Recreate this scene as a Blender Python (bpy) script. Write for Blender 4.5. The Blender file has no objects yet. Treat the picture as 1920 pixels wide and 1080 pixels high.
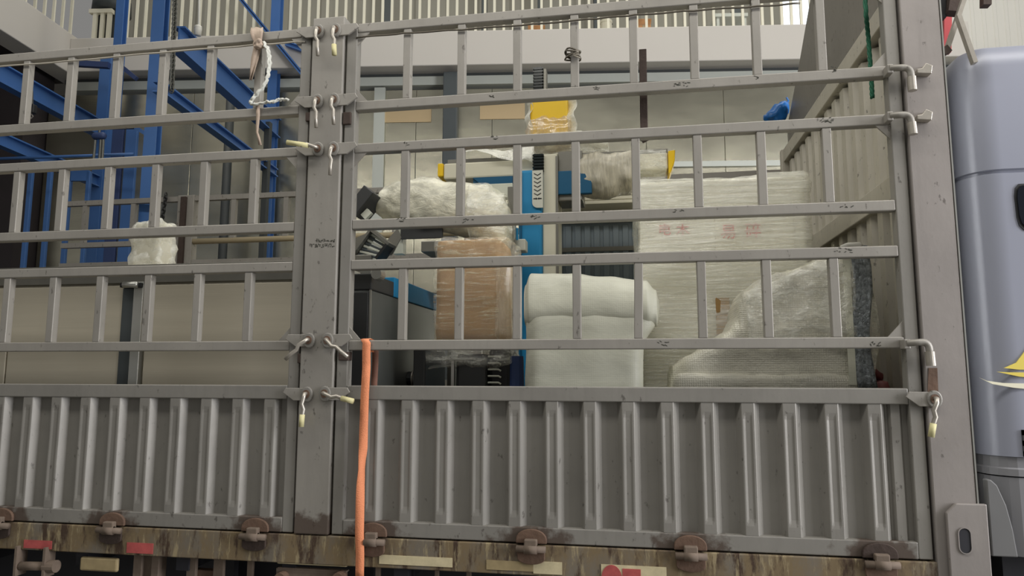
import bpy, bmesh, math, random
from mathutils import Vector, Matrix, noise as mnoise
random.seed(7)
SC = bpy.context.scene
COL = SC.collection
pi = math.pi

# ------------------------------------------------------------------ camera
FPX, YAW, PIT, ROL = 1318.6, .17081, .12133, .00196
CAM = Vector((0, -2.9, 1.70))
_f = Vector((-math.sin(YAW)*math.cos(PIT), math.cos(YAW)*math.cos(PIT), math.sin(PIT)))
_r = Vector((math.cos(YAW), math.sin(YAW), 0))
_u = _r.cross(_f)
CR = _r*math.cos(ROL) + _u*math.sin(ROL)
CU = -_r*math.sin(ROL) + _u*math.cos(ROL)
cd = bpy.data.cameras.new('camera')
cd.sensor_width = 36; cd.lens = FPX/1920*36; cd.clip_end = 200
cam = bpy.data.objects.new('camera', cd); COL.objects.link(cam)
m = Matrix((CR, CU, -_f)).transposed().to_4x4(); m.translation = CAM
cam.matrix_world = m
SC.camera = cam

# ------------------------------------------------------------------ light
SC.view_settings.view_transform = 'Standard'
SC.view_settings.look = 'None'
SC.view_settings.gamma = 1
SC.view_settings.use_curve_mapping = False
SC.view_settings.exposure = 0.17
W = bpy.data.worlds.new('hall_light'); SC.world = W; W.use_nodes = True
bg = W.node_tree.nodes['Background']
bg.inputs[0].default_value = (1.0, .985, .95, 1); bg.inputs[1].default_value = .19

def area(name, loc, target, sx, sy, power, col):
    d = bpy.data.lights.new(name, 'AREA'); d.shape = 'RECTANGLE'; d.size = sx; d.size_y = sy
    d.energy = power; d.color = col
    o = bpy.data.objects.new(name, d); COL.objects.link(o); o.location = loc
    o.rotation_euler = (Vector(target)-Vector(loc)).to_track_quat('-Z', 'Y').to_euler()
    return o
area('roof_lamp_row', (.2, -1.9, 5.9), (.2, -1.1, 0), 11, .8, 230, (1, .97, .90))
area('roof_light_rear', (2.5, 3.6, 10.5), (2.5, 4.4, 0), 19, 2.2, 430, (1, .97, .88))
area('hall_door_daylight', (7.8, -2.5, 3.3), (-1, -.2, 2.2), 3, 4.5, 640, (.97, .97, 1.0))

# ------------------------------------------------------------------ helpers
def at(x, y, Y):
    d = CR*((x-960)/FPX) - CU*((y-540)/FPX) + _f
    return CAM + d*((Y-CAM.y)/d.y)
def at_n(x, y, p0, n):
    d = CR*((x-960)/FPX) - CU*((y-540)/FPX) + _f
    return CAM + d*((p0-CAM).dot(n)/d.dot(n))
# the building stands turned by 7.24 degrees against the truck
BO = Vector((-3.712, 5.727, 0)); PH = math.radians(7.24)
BU = Vector((math.cos(PH), math.sin(PH), 0)); BV = Vector((-math.sin(PH), math.cos(PH), 0))
def B(u, v, z): return BO + BU*u + BV*v + Vector((0, 0, z))
def uz(x, y, v):
    p = at_n(x, y, BO+BV*v, BV); return (p-BO).dot(BU), p.z
def vz(x, y, u):
    p = at_n(x, y, BO+BU*u, BU); return (p-BO).dot(BV), p.z

class MB:
    def __init__(s): s.v = []; s.f = []
    def add(s, vs, fs):
        n = len(s.v); s.v += [tuple(v) for v in vs]; s.f += [tuple(i+n for i in f) for f in fs]; return s
    def box(s, x0, x1, y0, y1, z0, z1):
        return s.add([(x0,y0,z0),(x1,y0,z0),(x1,y1,z0),(x0,y1,z0),(x0,y0,z1),(x1,y0,z1),(x1,y1,z1),(x0,y1,z1)],
            [(0,3,2,1),(4,5,6,7),(0,1,5,4),(1,2,6,5),(2,3,7,6),(3,0,4,7)])
    def bar(s, p, q, w, h, up=(0,0,1)):
        p = Vector(p); q = Vector(q); d = (q-p).normalized(); up = Vector(up)
        a = d.cross(up)
        if a.length < 1e-4: a = d.cross(Vector((0,1,0)))
        a.normalize(); b = a.cross(d)
        vs = []
        for c in (p, q):
            for (i, j) in ((-1,-1),(1,-1),(1,1),(-1,1)): vs.append(c+a*(i*w/2)+b*(j*h/2))
        return s.add(vs, [(0,3,2,1),(4,5,6,7),(0,1,5,4),(1,2,6,5),(2,3,7,6),(3,0,4,7)])
    def bbox_uv(s, u0, u1, v0, v1, z0, z1):
        c = [(u0,v0,z0),(u1,v0,z0),(u1,v1,z0),(u0,v1,z0),(u0,v0,z1),(u1,v0,z1),(u1,v1,z1),(u0,v1,z1)]
        return s.add([B(*k) for k in c], [(0,3,2,1),(4,5,6,7),(0,1,5,4),(1,2,6,5),(2,3,7,6),(3,0,4,7)])
    def tube(s, pts, r, n=8):
        pts = [Vector(p) for p in pts]; rs = r if isinstance(r, (list, tuple)) else [r]*len(pts)
        vs = []; fs = []; a = None
        for i, p in enumerate(pts):
            d = (pts[min(i+1, len(pts)-1)]-pts[max(i-1, 0)]).normalized()
            if a is None:
                a = d.orthogonal().normalized()
            else:
                a = (a-d*a.dot(d)).normalized()
            b = d.cross(a)
            for k in range(n):
                t = 2*pi*k/n; vs.append(p+(a*math.cos(t)+b*math.sin(t))*rs[i])
        for i in range(len(pts)-1):
            for k in range(n):
                fs.append((i*n+k, i*n+(k+1)%n, (i+1)*n+(k+1)%n, (i+1)*n+k))
        fs.append(tuple(range(n))[::-1]); fs.append(tuple((len(pts)-1)*n+k for k in range(n)))
        return s.add(vs, fs)
    def prism(s, poly, y0, y1):            # polygon in XZ, thickness along Y
        n = len(poly); vs = [(x, y0, z) for x, z in poly]+[(x, y1, z) for x, z in poly]
        fs = [tuple(range(n)), tuple(range(n, 2*n))[::-1]]
        for i in range(n): fs.append((i, i+n, (i+1)%n+n, (i+1)%n))
        return s.add(vs, fs)
    def rings(s, rings, caps=True):
        n = len(rings[0]); vs = [p for r in rings for p in r]; fs = []
        for i in range(len(rings)-1):
            for k in range(n): fs.append((i*n+k, i*n+(k+1)%n, (i+1)*n+(k+1)%n, (i+1)*n+k))
        if caps: fs.append(tuple(range(n))[::-1]); fs.append(tuple((len(rings)-1)*n+k for k in range(n)))
        return s.add(vs, fs)
    def grid(s, rows):
        n = len(rows[0]); vs = [p for r in rows for p in r]
        return s.add(vs, [(i*n+k, i*n+k+1, (i+1)*n+k+1, (i+1)*n+k) for i in range(len(rows)-1) for k in range(n-1)])
    def mesh(s, name, mat, smooth=False):
        me = bpy.data.meshes.new(name); me.from_pydata(s.v, [], s.f); me.update()
        bm = bmesh.new(); bm.from_mesh(me); bmesh.ops.recalc_face_normals(bm, faces=bm.faces); bm.to_mesh(me); bm.free()
        if mat: me.materials.append(mat)
        if smooth:
            for p in me.polygons: p.use_smooth = True
        return me
    def build(s, name, mat, parent=None, smooth=False, bevel=0, solid=0, label=None):
        return link(name, s.mesh(name, mat, smooth), parent, bevel=bevel, solid=solid, label=label)
def link(name, me, parent=None, loc=None, bevel=0, solid=0, label=None):
    o = bpy.data.objects.new(name, me); COL.objects.link(o)
    if loc is not None: o.location = loc
    if parent is not None:
        o.parent = parent
        o.matrix_parent_inverse = Matrix.Translation(-worldloc(parent))
    if solid:
        md = o.modifiers.new('thick', 'SOLIDIFY'); md.thickness = solid; md.offset = 0
    if bevel:
        md = o.modifiers.new('edge', 'BEVEL'); md.width = bevel; md.segments = 2; md.limit_method = 'ANGLE'
    if label: o['label'] = label
    return o
def worldloc(o):
    l = Vector(o.location)
    return l if o.parent is None else l    # parents keep an inverse, so location is already the world one
def tag(o, label=None, cat=None, group=None, kind=None):
    if label: o['label'] = label
    if cat: o['category'] = cat
    if group: o['group'] = group
    if kind: o['kind'] = kind
    return o
def thing(name, label, cat, loc, group=None):
    o = bpy.data.objects.new(name, None); COL.objects.link(o); o.location = loc; o.empty_display_size = .1
    return tag(o, label, cat, group)

# ------------------------------------------------------------------ materials
def lin(c):
    return tuple(((x/255)/12.92 if x/255 <= .04045 else ((x/255+.055)/1.055)**2.4) for x in c)
class NT:
    def __init__(s, name):
        s.m = bpy.data.materials.new(name); s.m.use_nodes = True; s.t = s.m.node_tree
        s.p = s.t.nodes['Principled BSDF']; s.pos = None
    def n(s, k, **kw):
        x = s.t.nodes.new(k)
        for a, b in kw.items(): setattr(x, a, b)
        return x
    def l(s, a, b): s.t.links.new(a, b)
    def coord(s, obj=False):
        if obj: return s.n('ShaderNodeTexCoord').outputs['Object']
        if s.pos is None: s.pos = s.n('ShaderNodeNewGeometry').outputs['Position']
        return s.pos
    def noise(s, scale, detail=4, vec=(1,1,1), rough=.6, dist=0):
        mp = s.n('ShaderNodeMapping'); mp.inputs['Scale'].default_value = vec; s.l(s.coord(), mp.inputs[0])
        x = s.n('ShaderNodeTexNoise'); x.inputs['Scale'].default_value = scale; x.inputs['Detail'].default_value = detail
        x.inputs['Roughness'].default_value = rough; x.inputs['Distortion'].default_value = dist
        s.l(mp.outputs[0], x.inputs['Vector']); return x.outputs['Fac']
    def ramp(s, fac, a, b, ca=(0,0,0), cb=(1,1,1)):
        x = s.n('ShaderNodeValToRGB'); e = x.color_ramp.elements
        e[0].position = a; e[1].position = b; e[0].color = (*ca, 1); e[1].color = (*cb, 1)
        s.l(fac, x.inputs[0]); return x.outputs[0]
    def mix(s, fac, a, b):
        x = s.n('ShaderNodeMix', data_type='RGBA')
        if isinstance(fac, float): x.inputs[0].default_value = fac
        else: s.l(fac, x.inputs[0])
        for sock, c in ((x.inputs[6], a), (x.inputs[7], b)):
            if isinstance(c, tuple): sock.default_value = (*c, 1)
            else: s.l(c, sock)
        return x.outputs[2]
    def math(s, op, a, b=None):
        x = s.n('ShaderNodeMath', operation=op)
        for i, c in enumerate((a, b)):
            if c is None: continue
            if isinstance(c, (int, float)): x.inputs[i].default_value = c
            else: s.l(c, x.inputs[i])
        return x.outputs[0]
    def bump(s, h, strength, dist=.01):
        x = s.n('ShaderNodeBump'); x.inputs['Strength'].default_value = strength; x.inputs['Distance'].default_value = dist
        s.l(h, x.inputs['Height']); s.l(x.outputs[0], s.p.inputs['Normal']); return x
    def base(s, c):
        if isinstance(c, tuple): s.p.inputs['Base Color'].default_value = (*c, 1)
        else: s.l(c, s.p.inputs['Base Color'])
    def rough(s, r, metal=0, spec=.5):
        s.p.inputs['Roughness'].default_value = r; s.p.inputs['Metallic'].default_value = metal
        s.p.inputs['Specular IOR Level'].default_value = spec

def plain(name, rgb, rough=.5, metal=0, spec=.5, var=.12, scale=6, bump=0.0, vec=(1,1,1)):
    t = NT(name); c = lin(rgb); t.rough(rough, metal, spec)
    f = t.noise(scale, 5, vec)
    t.base(t.mix(f, tuple(x*(1-var) for x in c), tuple(min(1, x*(1+var)) for x in c)))
    if bump: t.bump(f, bump)
    return t.m

HINGE_X = [-2.878, -2.305, -1.616, -1.086, -.418, .202, .883]
def paint(name, rgb, spots=HINGE_X, chips=.66, rust=False, mud=False):
    t = NT(name); c = lin(rgb); t.rough(.48, .25, .5)
    big = t.noise(2.2, 5); fine = t.noise(38, 6, (1, 1, .55)); vstreak = t.noise(9, 5, (3.0, 3.0, .25))
    col = t.mix(t.ramp(big, .3, .75), tuple(x*.86 for x in c), tuple(x*1.12 for x in c))
    col = t.mix(t.math('MULTIPLY', t.ramp(vstreak, .5, .8), .35), col, tuple(x*.72 for x in c))
    col = t.mix(t.math('MULTIPLY', t.ramp(fine, chips, chips+.06), .6), col, (.045, .036, .03))
    if rust:
        m_ = None; sep = t.n('ShaderNodeSeparateXYZ'); t.l(t.coord(), sep.inputs[0])
        for hx in spots:
            d = t.math('ABSOLUTE', t.math('SUBTRACT', sep.outputs[0], hx))
            m_ = d if m_ is None else t.math('MINIMUM', m_, d)
        zz = t.math('ABSOLUTE', t.math('SUBTRACT', sep.outputs[2], 1.025))
        dd = t.math('SQRT', t.math('ADD', t.math('MULTIPLY', m_, m_), t.math('MULTIPLY', t.math('MULTIPLY', zz, zz), 2.4)))
        dd = t.math('ADD', dd, t.math('MULTIPLY', t.math('SUBTRACT', t.noise(11, 5), .5), .34))
        col = t.mix(t.math('MULTIPLY', t.ramp(dd, .10, .15, (1,1,1), (0,0,0)), .82), col, lin((74, 58, 48)))
    if mud:
        md = t.noise(5, 7, (1, 1, .6), .7)
        col = t.mix(t.ramp(md, .40, .56), col, lin((122, 106, 80)))
        md2 = t.noise(7, 6, (2.2, 1, .5), .7)
        col = t.mix(t.ramp(md2, .53, .62), col, lin((72, 56, 44)))
        md3 = t.noise(13, 6, (2.5, 1, .4), .7)
        col = t.mix(t.math('MULTIPLY', t.ramp(md3, .55, .63), .8), col, lin((162, 148, 116)))
        t.p.inputs['Roughness'].default_value = .75
    t.base(col); t.bump(fine, .14, .004)
    return t.m

def film(name, rgb, a0, a1, vec=(1.5, 1.5, 16), scale=3.0, rough=.22, lo=.35, hi=.70, bump=.5, gloss=.13):
    """clear stretch film: streaky, partly see-through, glossy"""
    t = NT(name); t.base(lin(rgb)); t.rough(rough, 0, .6)
    f = t.noise(scale, 7, vec, .65, .3)
    a = t.ramp(f, lo, hi, (a0,)*3, (a1,)*3)
    t.l(a, t.p.inputs['Alpha']); bn = t.bump(f, bump, .02)
    g = t.n('ShaderNodeBsdfGlossy'); g.inputs['Color'].default_value = (gloss, gloss, gloss*.97, 1); g.inputs['Roughness'].default_value = rough*.8
    t.l(bn.outputs[0], g.inputs['Normal'])
    ad = t.n('ShaderNodeAddShader'); t.l(t.p.outputs[0], ad.inputs[0]); t.l(g.outputs[0], ad.inputs[1])
    t.l(ad.outputs[0], t.t.nodes['Material Output'].inputs['Surface'])
    return t.m
def sheetwrap(name, rgb, vec=(1.5,1.5,12), scale=3.0, rough=.3, bump=.5, var=.14, dots=0.0, sheen=.0, trans=.0):
    """milky wrapping, opaque"""
    t = NT(name); c = lin(rgb); t.rough(rough, 0, .55)
    f = t.noise(scale, 7, vec, .62, .4)
    t.base(t.mix(t.ramp(f, .35, .68), tuple(x*(1-var) for x in c), tuple(min(.95, x*(1+var)) for x in c)))
    h = f
    if dots:
        vo = t.n('ShaderNodeTexVoronoi'); vo.inputs['Scale'].default_value = 105; vo.inputs['Randomness'].default_value = .15
        t.l(t.coord(), vo.inputs['Vector'])
        h = t.math('ADD', f, t.math('MULTIPLY', vo.outputs['Distance'], dots))
    t.bump(h, bump, .012)
    if trans: t.p.inputs['Subsurface Weight'].default_value = trans; t.p.inputs['Subsurface Radius'].default_value = (.02, .02, .02)
    return t.m

M = {}
M['truck'] = paint('grey_truck_paint', (150, 146, 139), chips=.63)
M['truck_low'] = paint('grey_truck_paint_low', (137, 134, 128), chips=.64)
M['truck_rust'] = paint('grey_truck_paint_rusted', (137, 134, 128), chips=.62, rust=True)
M['truck_post'] = paint('grey_post_paint', (150, 146, 139), [-1.43, -1.38, -1.31], .63, True)
M['truck_mud'] = paint('muddy_beam_paint', (118, 110, 98), chips=.66, rust=True, mud=True)
M['post_front'] = paint('front_post_paint', (146, 140, 136), chips=.66)
M['board'] = paint('worn_headboard_paint', (192, 187, 174), chips=.63)
M['inner'] = paint('inner_plate_paint', (128, 124, 117), chips=.63)
M['rust'] = plain('rusty_iron', (104, 82, 68), .8, .2, var=.4, scale=30, bump=.3)
M['rustdark'] = plain('dark_rusty_iron', (70, 58, 52), .75, .3, var=.4, scale=30, bump=.3)
M['steel'] = plain('worn_bright_steel', (176, 170, 160), .4, .6, var=.25, scale=40)
M['tape'] = plain('pale_yellow_tape', (205, 198, 150), .6, var=.2, scale=60)
M['chassis'] = plain('black_chassis_paint', (38, 38, 44), .7, .1, var=.4, scale=9)
M['dirtysteel'] = plain('dusty_brown_steel', (112, 98, 86), .8, .1, var=.35, scale=18, bump=.2)
M['sticker'] = plain('dirty_white_reflective_tape', (196, 184, 150), .5, var=.35, scale=24)
M['sticker_red'] = plain('dirty_red_reflective_tape', (168, 78, 76), .6, var=.5, scale=24)
M['sticker_old'] = plain('muddy_reflective_tape', (150, 134, 100), .6, var=.4, scale=20)
M['strap'] = plain('orange_webbing', (226, 142, 100), .8, var=.16, scale=160, bump=.4, vec=(1,1,2))
M['strap_shaded'] = plain('shaded_brown_webbing', (128, 92, 78), .9, var=.16, scale=160)  # same strap: the dimness of its tail loop is put into this brown
M['rope'] = plain('green_rope', (36, 104, 78), .7, var=.4, scale=120)
M['ragcloth'] = plain('beige_rag_cloth', (176, 158, 142), .9, var=.2, scale=30, bump=.3)
M['whitecord'] = plain('dirty_white_cord', (206, 206, 198), .8, var=.2, scale=60)
M['wire'] = plain('dark_wire', (96, 90, 80), .5, .5)
M['palewire'] = plain('pale_wire', (176, 170, 158), .5, .3)
M['blue'] = plain('blue_steel_paint', (66, 108, 168), .42, .05, var=.14, scale=3)
M['bluedark'] = plain('dark_blue_steel_paint', (50, 68, 112), .5, .05, var=.14, scale=3)
M['chain'] = plain('grey_chain_steel', (104, 104, 98), .5, .6, var=.3, scale=50)
M['white'] = plain('white_plastic', (226, 224, 214), .5, var=.04)
M['band'] = plain('beige_fascia_paint', (206, 201, 193), .55, var=.03, scale=1.5)
M['rail_white'] = plain('cream_railing_paint', (232, 228, 208), .45, var=.05)
M['darktrim'] = plain('dark_grey_trim', (62, 66, 66), .6, var=.1)
M['darkpost'] = plain('slate_post_paint', (78, 84, 86), .45, .2, var=.1)
M['upper'] = plain('beige_upper_wall_sheet', (168, 165, 152), .6, var=.06, scale=2)
M['whitewall'] = plain('white_ribbed_wall_sheet', (222, 220, 212), .5, var=.04, scale=2)
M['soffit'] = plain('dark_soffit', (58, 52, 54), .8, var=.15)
M['concrete'] = plain('grey_concrete_floor', (120, 118, 112), .7, var=.15, scale=1.2, bump=.1)
def wall_metal():
    t = NT('satin_aluminium_sheet'); t.rough(.26, .9, .5)
    f = t.noise(.7, 3, (1, 1, 2.5)); fine = t.noise(4, 4, (.6, .6, 60))
    c = lin((208, 204, 184))
    t.base(t.mix(t.ramp(f, .35, .65), tuple(x*.66 for x in c), c))
    t.bump(fine, .07, .01)
    return t.m
M['wallmetal'] = wall_metal()
M['peach'] = plain('painted_peach_reflection', (214, 190, 150), .35, .5, var=.08, scale=2)
M['palestrip'] = plain('pale_header_strip', (200, 204, 196), .4, .2, var=.05)
def champagne():
    t = NT('champagne_aluminium_panel'); t.rough(.36, .15, .5)
    f = t.noise(1.2, 3, (.35, 1, 7)); c = lin((206, 198, 178))
    t.base(t.mix(t.ramp(f, .3, .7), tuple(x*.82 for x in c), c))
    t.bump(t.noise(3, 3, (1, 1, 40)), .05, .01)
    return t.m
M['champagne'] = champagne()
M['profile'] = plain('bright_aluminium_profile', (196, 196, 190), .3, .8, var=.06, scale=8)
M['black'] = plain('black_plastic', (26, 27, 28), .5, var=.2)
M['black_gloss'] = plain('black_glossy_plastic', (22, 30, 30), .2, var=.2)
M['cabinet'] = plain('slate_grey_cabinet_paint', (92, 95, 92), .42, .15, var=.08, scale=3)
M['cabinet_dark'] = plain('dark_grey_cabinet_paint', (56, 57, 57), .45, .15, var=.12, scale=3)
M['cyan'] = plain('cyan_blue_paint', (22, 132, 184), .55, var=.06, scale=4)
M['teal'] = plain('deep_teal_paint', (14, 84, 120), .35, var=.08, scale=4)
M['cream'] = plain('cream_machine_paint', (214, 210, 190), .38, var=.04, scale=4)
M['yellow'] = plain('signal_yellow_paint', (238, 196, 18), .35, var=.05, scale=5)
M['label_grey'] = plain('pale_grey_label', (206, 206, 194), .5, var=.03)
M['cardboard'] = plain('brown_cardboard', (168, 134, 86), .8, var=.2, scale=8, vec=(1,1,3))
M['whitebox'] = plain('white_carton_board', (216, 213, 196), .7, var=.08, scale=4)
M['redink'] = plain('faded_red_ink', (206, 106, 96), .8, var=.2, scale=40)
M['blackink'] = plain('faded_black_stencil', (58, 58, 50), .8, var=.4, scale=60)
M['slat'] = plain('bare_steel_slat', (206, 208, 194), .4, .2, var=.12, scale=12)
M['dullsteel'] = plain('dull_machine_steel', (128, 126, 118), .4, .6, var=.15, scale=8)
M['ribbed'] = plain('blue_grey_ribbed_steel', (128, 140, 148), .5, .1, var=.08, scale=4)
M['cab'] = plain('silver_blue_cab_paint', (150, 153, 167), .32, .05, .5, var=.03, scale=1.5)
M['cab_low'] = plain('grey_cab_skirt_plastic', (134, 134, 138), .5, .1, var=.05)
M['cab_dark'] = plain('dark_grey_guard_plastic', (104, 104, 104), .6, var=.06)
M['glass'] = plain('dark_cab_glass', (20, 24, 32), .08, var=.1)
M['decal_y'] = plain('yellow_decal', (222, 202, 96), .4, var=.06)
M['decal_w'] = plain('cream_decal', (228, 224, 200), .4, var=.03)
M['redpaint'] = plain('red_painted_steel', (190, 74, 78), .5, var=.12)
M['redbag'] = plain('dull_red_plastic', (128, 74, 74), .5, var=.25, scale=10)
M['foil'] = sheetwrap('silver_bubble_foil', (168, 176, 182), (1,1,1), 60, .25, .9, .5)
M['foil'].node_tree.nodes['Principled BSDF'].inputs['Metallic'].default_value = .35
M['foam'] = sheetwrap('white_foam_wrap', (226, 226, 208), (2, 2, 5), 2.2, .45, .35, .07, dots=.12, trans=.0)
M['bubble'] = sheetwrap('dotted_bubble_wrap', (214, 211, 196), (2, 2, 4), 3, .28, .7, .16, dots=.35)
M['clearwrap'] = sheetwrap('crinkled_film_bundle', (214, 211, 192), (3, 3, 5), 4, .18, 1.0, .26)
M['hairwrap'] = sheetwrap('pulled_film_wrap', (196, 190, 172), (14, 3, 2.5), 3.2, .3, .8, .24)
M['film_clear'] = film('clear_stretch_film', (230, 230, 218), .04, .70, (3, 3, 7), 3.5, .16, .42, .66, 1.0)
M['film_pallet'] = film('pale_stretch_film', (232, 232, 220), .12, .66, (1.2, 1.2, 20), 3)
M['film_box'] = film('glossy_stretch_film', (246, 232, 194), .0, .62, (1.8, 1.8, 17), 4, .12, .52, .66, 1.0, .2)
M['film_soft'] = film('milky_stretch_film', (232, 232, 222), .25, .75, (4, 4, 6), 4, .3)
M['film_edge'] = film('folded_film_edge', (214, 198, 172), .25, .65, (5, 5, 1.2), 4, .2)
M['wood'] = plain('weathered_wood_rail', (172, 158, 128), .7, var=.15, scale=10, vec=(.4,1,4))
M['bluebag'] = plain('blue_plastic_bag', (24, 102, 176), .35, var=.3, scale=14, bump=.5)
M['orange_box'] = plain('orange_carton', (216, 164, 116), .7, var=.1)
M['purple'] = plain('violet_printed_tin', (76, 62, 150), .4, var=.1)
def emit(name, rgb, s):
    t = NT(name); t.base((.8,.8,.8)); t.p.inputs['Emission Color'].default_value = (*lin(rgb), 1); t.p.inputs['Emission Strength'].default_value = s
    return t.m
M['daylight'] = emit('daylight_opening', (226, 240, 250), 1.3)

# ================================================================== SETTING
tag(MB().box(-25, 25, -18, 22, -.1, 0).build('floor', M['concrete']), kind='structure')
# back wall of satin metal sheets, each panel its own piece
wall = tag(MB().bbox_uv(-4.2, 9.5, .06, .16, 0, 5.50).build('wall_back', M['darktrim']), kind='structure')
u = -4.2; k = 0
while u < 9.4:
    w = 1.02
    for (z0, z1) in ((.02, 2.72), (2.74, 5.50)):
        MB().bbox_uv(u+.0015, u+w-.0015, 0, .058, z0, z1).build('panel', M['wallmetal'], wall, bevel=.006)
    u += w
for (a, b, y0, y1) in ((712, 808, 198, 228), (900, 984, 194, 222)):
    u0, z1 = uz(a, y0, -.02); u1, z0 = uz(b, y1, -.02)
    MB().bbox_uv(u0, u1, -.012, -.001, z0, z1).build('peach_reflection', M['peach'], wall)  # thin added sheets that paint peach reflections onto the metal wall
tag(MB().bbox_uv(-3.9, 8.05, -.06, .2, 5.54, 5.66).build('trim_1', M['palestrip']), kind='structure')
tag(MB().bbox_uv(-4.0, 8.05, .0, .3, 5.66, 5.725).build('trim_2', M['darktrim']), kind='structure')
band = tag(MB().bbox_uv(-3.79, 8.05, -.25, .3, 5.725, 6.20).build('trim_3', M['band'], bevel=.01), kind='structure')
tag(MB().bbox_uv(-9, 8.05, .3, 7, 5.8, 6.12).build('floor_mezzanine', M['band']), kind='structure')
tag(MB().bbox_uv(-4.1, -3.79, -7.5, .3, 5.72, 6.27).build('trim_4', M['band'], bevel=.01), kind='structure')
tag(MB().bbox_uv(-9, -4.1, -7.5, .3, 5.9, 6.0).build('ceiling_soffit', M['soffit']), kind='structure')
tag(MB().bbox_uv(-9, -4.22, -.4, .1, 0, 5.88).build('wall_left', M['soffit']), kind='structure')
for i in range(9):      # dark soffit ribs under the left balcony
    pass
# dark wall post, lighter pilasters
u0, _ = uz(832, 230, -.1); u1, _ = uz(858, 230, -.1)
tag(MB().bbox_uv(u0, u1, -.2, -.02, 0, 5.66).build('trim_5', M['darkpost'], bevel=.01), kind='structure')
u0, _ = uz(702, 200, -.03); u1, _ = uz(722, 200, -.03)
tag(MB().bbox_uv(u0, u1, -.05, -.01, 0, 5.52).build('trim_6', M['palestrip']), kind='structure')
for z in (4.02,):
    tag(MB().bbox_uv(3.4, 8.4, -.05, -.005, z+.36, z+.43).build('trim_7', M['palestrip']), kind='structure')
# upper storey wall behind the railing: ribbed sheet
def ribbed_wall(name, mat, u0, u1, v, z0, z1, per, dep):
    rows = [[], []]; u = u0
    while u < u1:
        for du, dv in ((0, 0), (.3, 0), (.38, -1), (.62, -1), (.70, 0)):
            p = u+du*per
            for r_, z in ((0, z0), (1, z1)): rows[r_].append(B(p, v+dv*dep, z))
        u += per
    o = MB().grid(rows).build(name, mat, solid=.004); return tag(o, kind='structure')
ribbed_wall('wall_upper', M['upper'], -6, 6.6, 3.4, 6.0, 10.5, .60, .03)
tag(MB().bbox_uv(6.6, 9.6, 3.44, 3.5, 5.9, 10.5).build('window_1', M['daylight']), kind='structure')
fr = MB()
fr.bar(B(6.75, 2.9, 6.3), B(7.9, 2.9, 8.2), .12, .28); fr.build('pipe_brace', M['upper'], None)
tag(bpy.data.objects['pipe_brace'], 'pale slanted brace in front of the bright upper opening', 'brace')
ribbed_wall('wall_right', M['whitewall'], 8.1, 20, .9, 0, 11, .16, .010)
# railings: white balusters
rl = thing('railing', 'cream steel railing along the mezzanine edge above the beige fascia', 'railing', B(0, .0, 6.2))
me = MB().box(-.017, .017, -.012, .012, 0, 1.0).mesh('baluster', M['rail_white'])
u = -3.3; n = 0
while u < 8.2:
    o = link('baluster', me, rl, B(u, .0, 6.2)); o.rotation_euler = (0, 0, PH); u += .128
MB().bbox_uv(-3.75, 8.3, -.03, .03, 7.2, 7.25).build('top_rail', M['rail_white'], rl)
rl2 = thing('railing', 'white balustrade on the left balcony running towards the viewer', 'railing', B(-3.9, -1, 6.27))
v = -2.6
while v < 0:
    o = link('baluster', me, rl2, B(-3.95, v, 6.27)); o.rotation_euler = (0, 0, PH); v += .17
MB().bbox_uv(-3.98, -3.92, -2.7, .0, 7.27, 7.32).build('top_rail', M['rail_white'], rl2)
# columns on the upper floor
for (x0, x1) in ((720, 733), (903, 913), (1008, 1016), (1113, 1121)):
    u0, _ = uz(x0, 30, 3.0); u1, _ = uz(x1, 30, 3.0)
    o = MB().bbox_uv(u0, u1, 2.95, 3.1, 6.12, 10).build('trim_8', M['darkpost'], bevel=.01); tag(o, kind='structure')
c0, _ = uz(160, 40, .1); c1, _ = uz(232, 40, .1)
o = MB().bbox_uv(c0, c0+.30, .35, .6, 6.1, 9.5).build('trim_9', M['darktrim'], bevel=.01); tag(o, kind='structure')
wf = MB(); f0, fz0 = uz(172, 80, .3); f1, fz1 = uz(209, 25, .3)
wf.bbox_uv(f0, f0+.05, .28, .33, 6.12, fz1); wf.bbox_uv(f1-.05, f1, .28, .33, 6.12, fz1); wf.bbox_uv((f0+f1)/2-.02, (f0+f1)/2+.03, .28, .33, 6.12, fz1); wf.bbox_uv(f0-.06, f1+.02, .27, .34, fz1, fz1+.06)
tag(wf.build('window_2', M['rail_white']), kind='structure')
hd = MB(); hc = B((f0+f1)/2, .5, fz1+.3)
hd.tube([hc+Vector((0, 0, -.2)), hc+Vector((0, 0, 0)), hc+Vector((0, 0, .25)), hc+Vector((0, 0, .9))], [.26, .25, .16, .12], 20)
tag(hd.build('extract_hood', M['darkpost'], None, True), 'dark round extraction hood above the small white frame, upper left', 'hood')
# things standing on the mezzanine edge
def mz(x, y, v): 
    u_, z_ = uz(x, y, v); return u_, z_
def carton(label, x0, x1, ytop, mat, name='carton', cat='box', flaps=True):
    u0, z1 = mz(x0, ytop, .35); u1, _ = mz(x1, ytop, .35)
    t = thing(name, label, cat, B((u0+u1)/2, .45, 6.12), 'cartons on the mezzanine')
    z1 = max(z1, 6.25)
    MB().bbox_uv(u0, u1, .32, .32+(u1-u0)*.8, 6.12, z1).build('body', mat, t, bevel=.008)
    if flaps:
        f = MB(); f.add([B(u0, .32, z1), B(u1, .32, z1), B(u1, .26, z1+.05), B(u0, .26, z1+.05)], [(0,1,2,3)])
        f.build('flap', mat, t, solid=.006)
        MB().bbox_uv(u0+(u1-u0)*.44, u0+(u1-u0)*.56, .316, .3195, 6.14, z1-.01).build('tape', M['sticker'], t)
    return t
carton('orange carton on the mezzanine, nearest the grey centre post', 676, 712, 60, M['orange_box'])
carton('long orange carton on the mezzanine beside the yellow tubs', 716, 740, 56, M['orange_box'])
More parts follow.
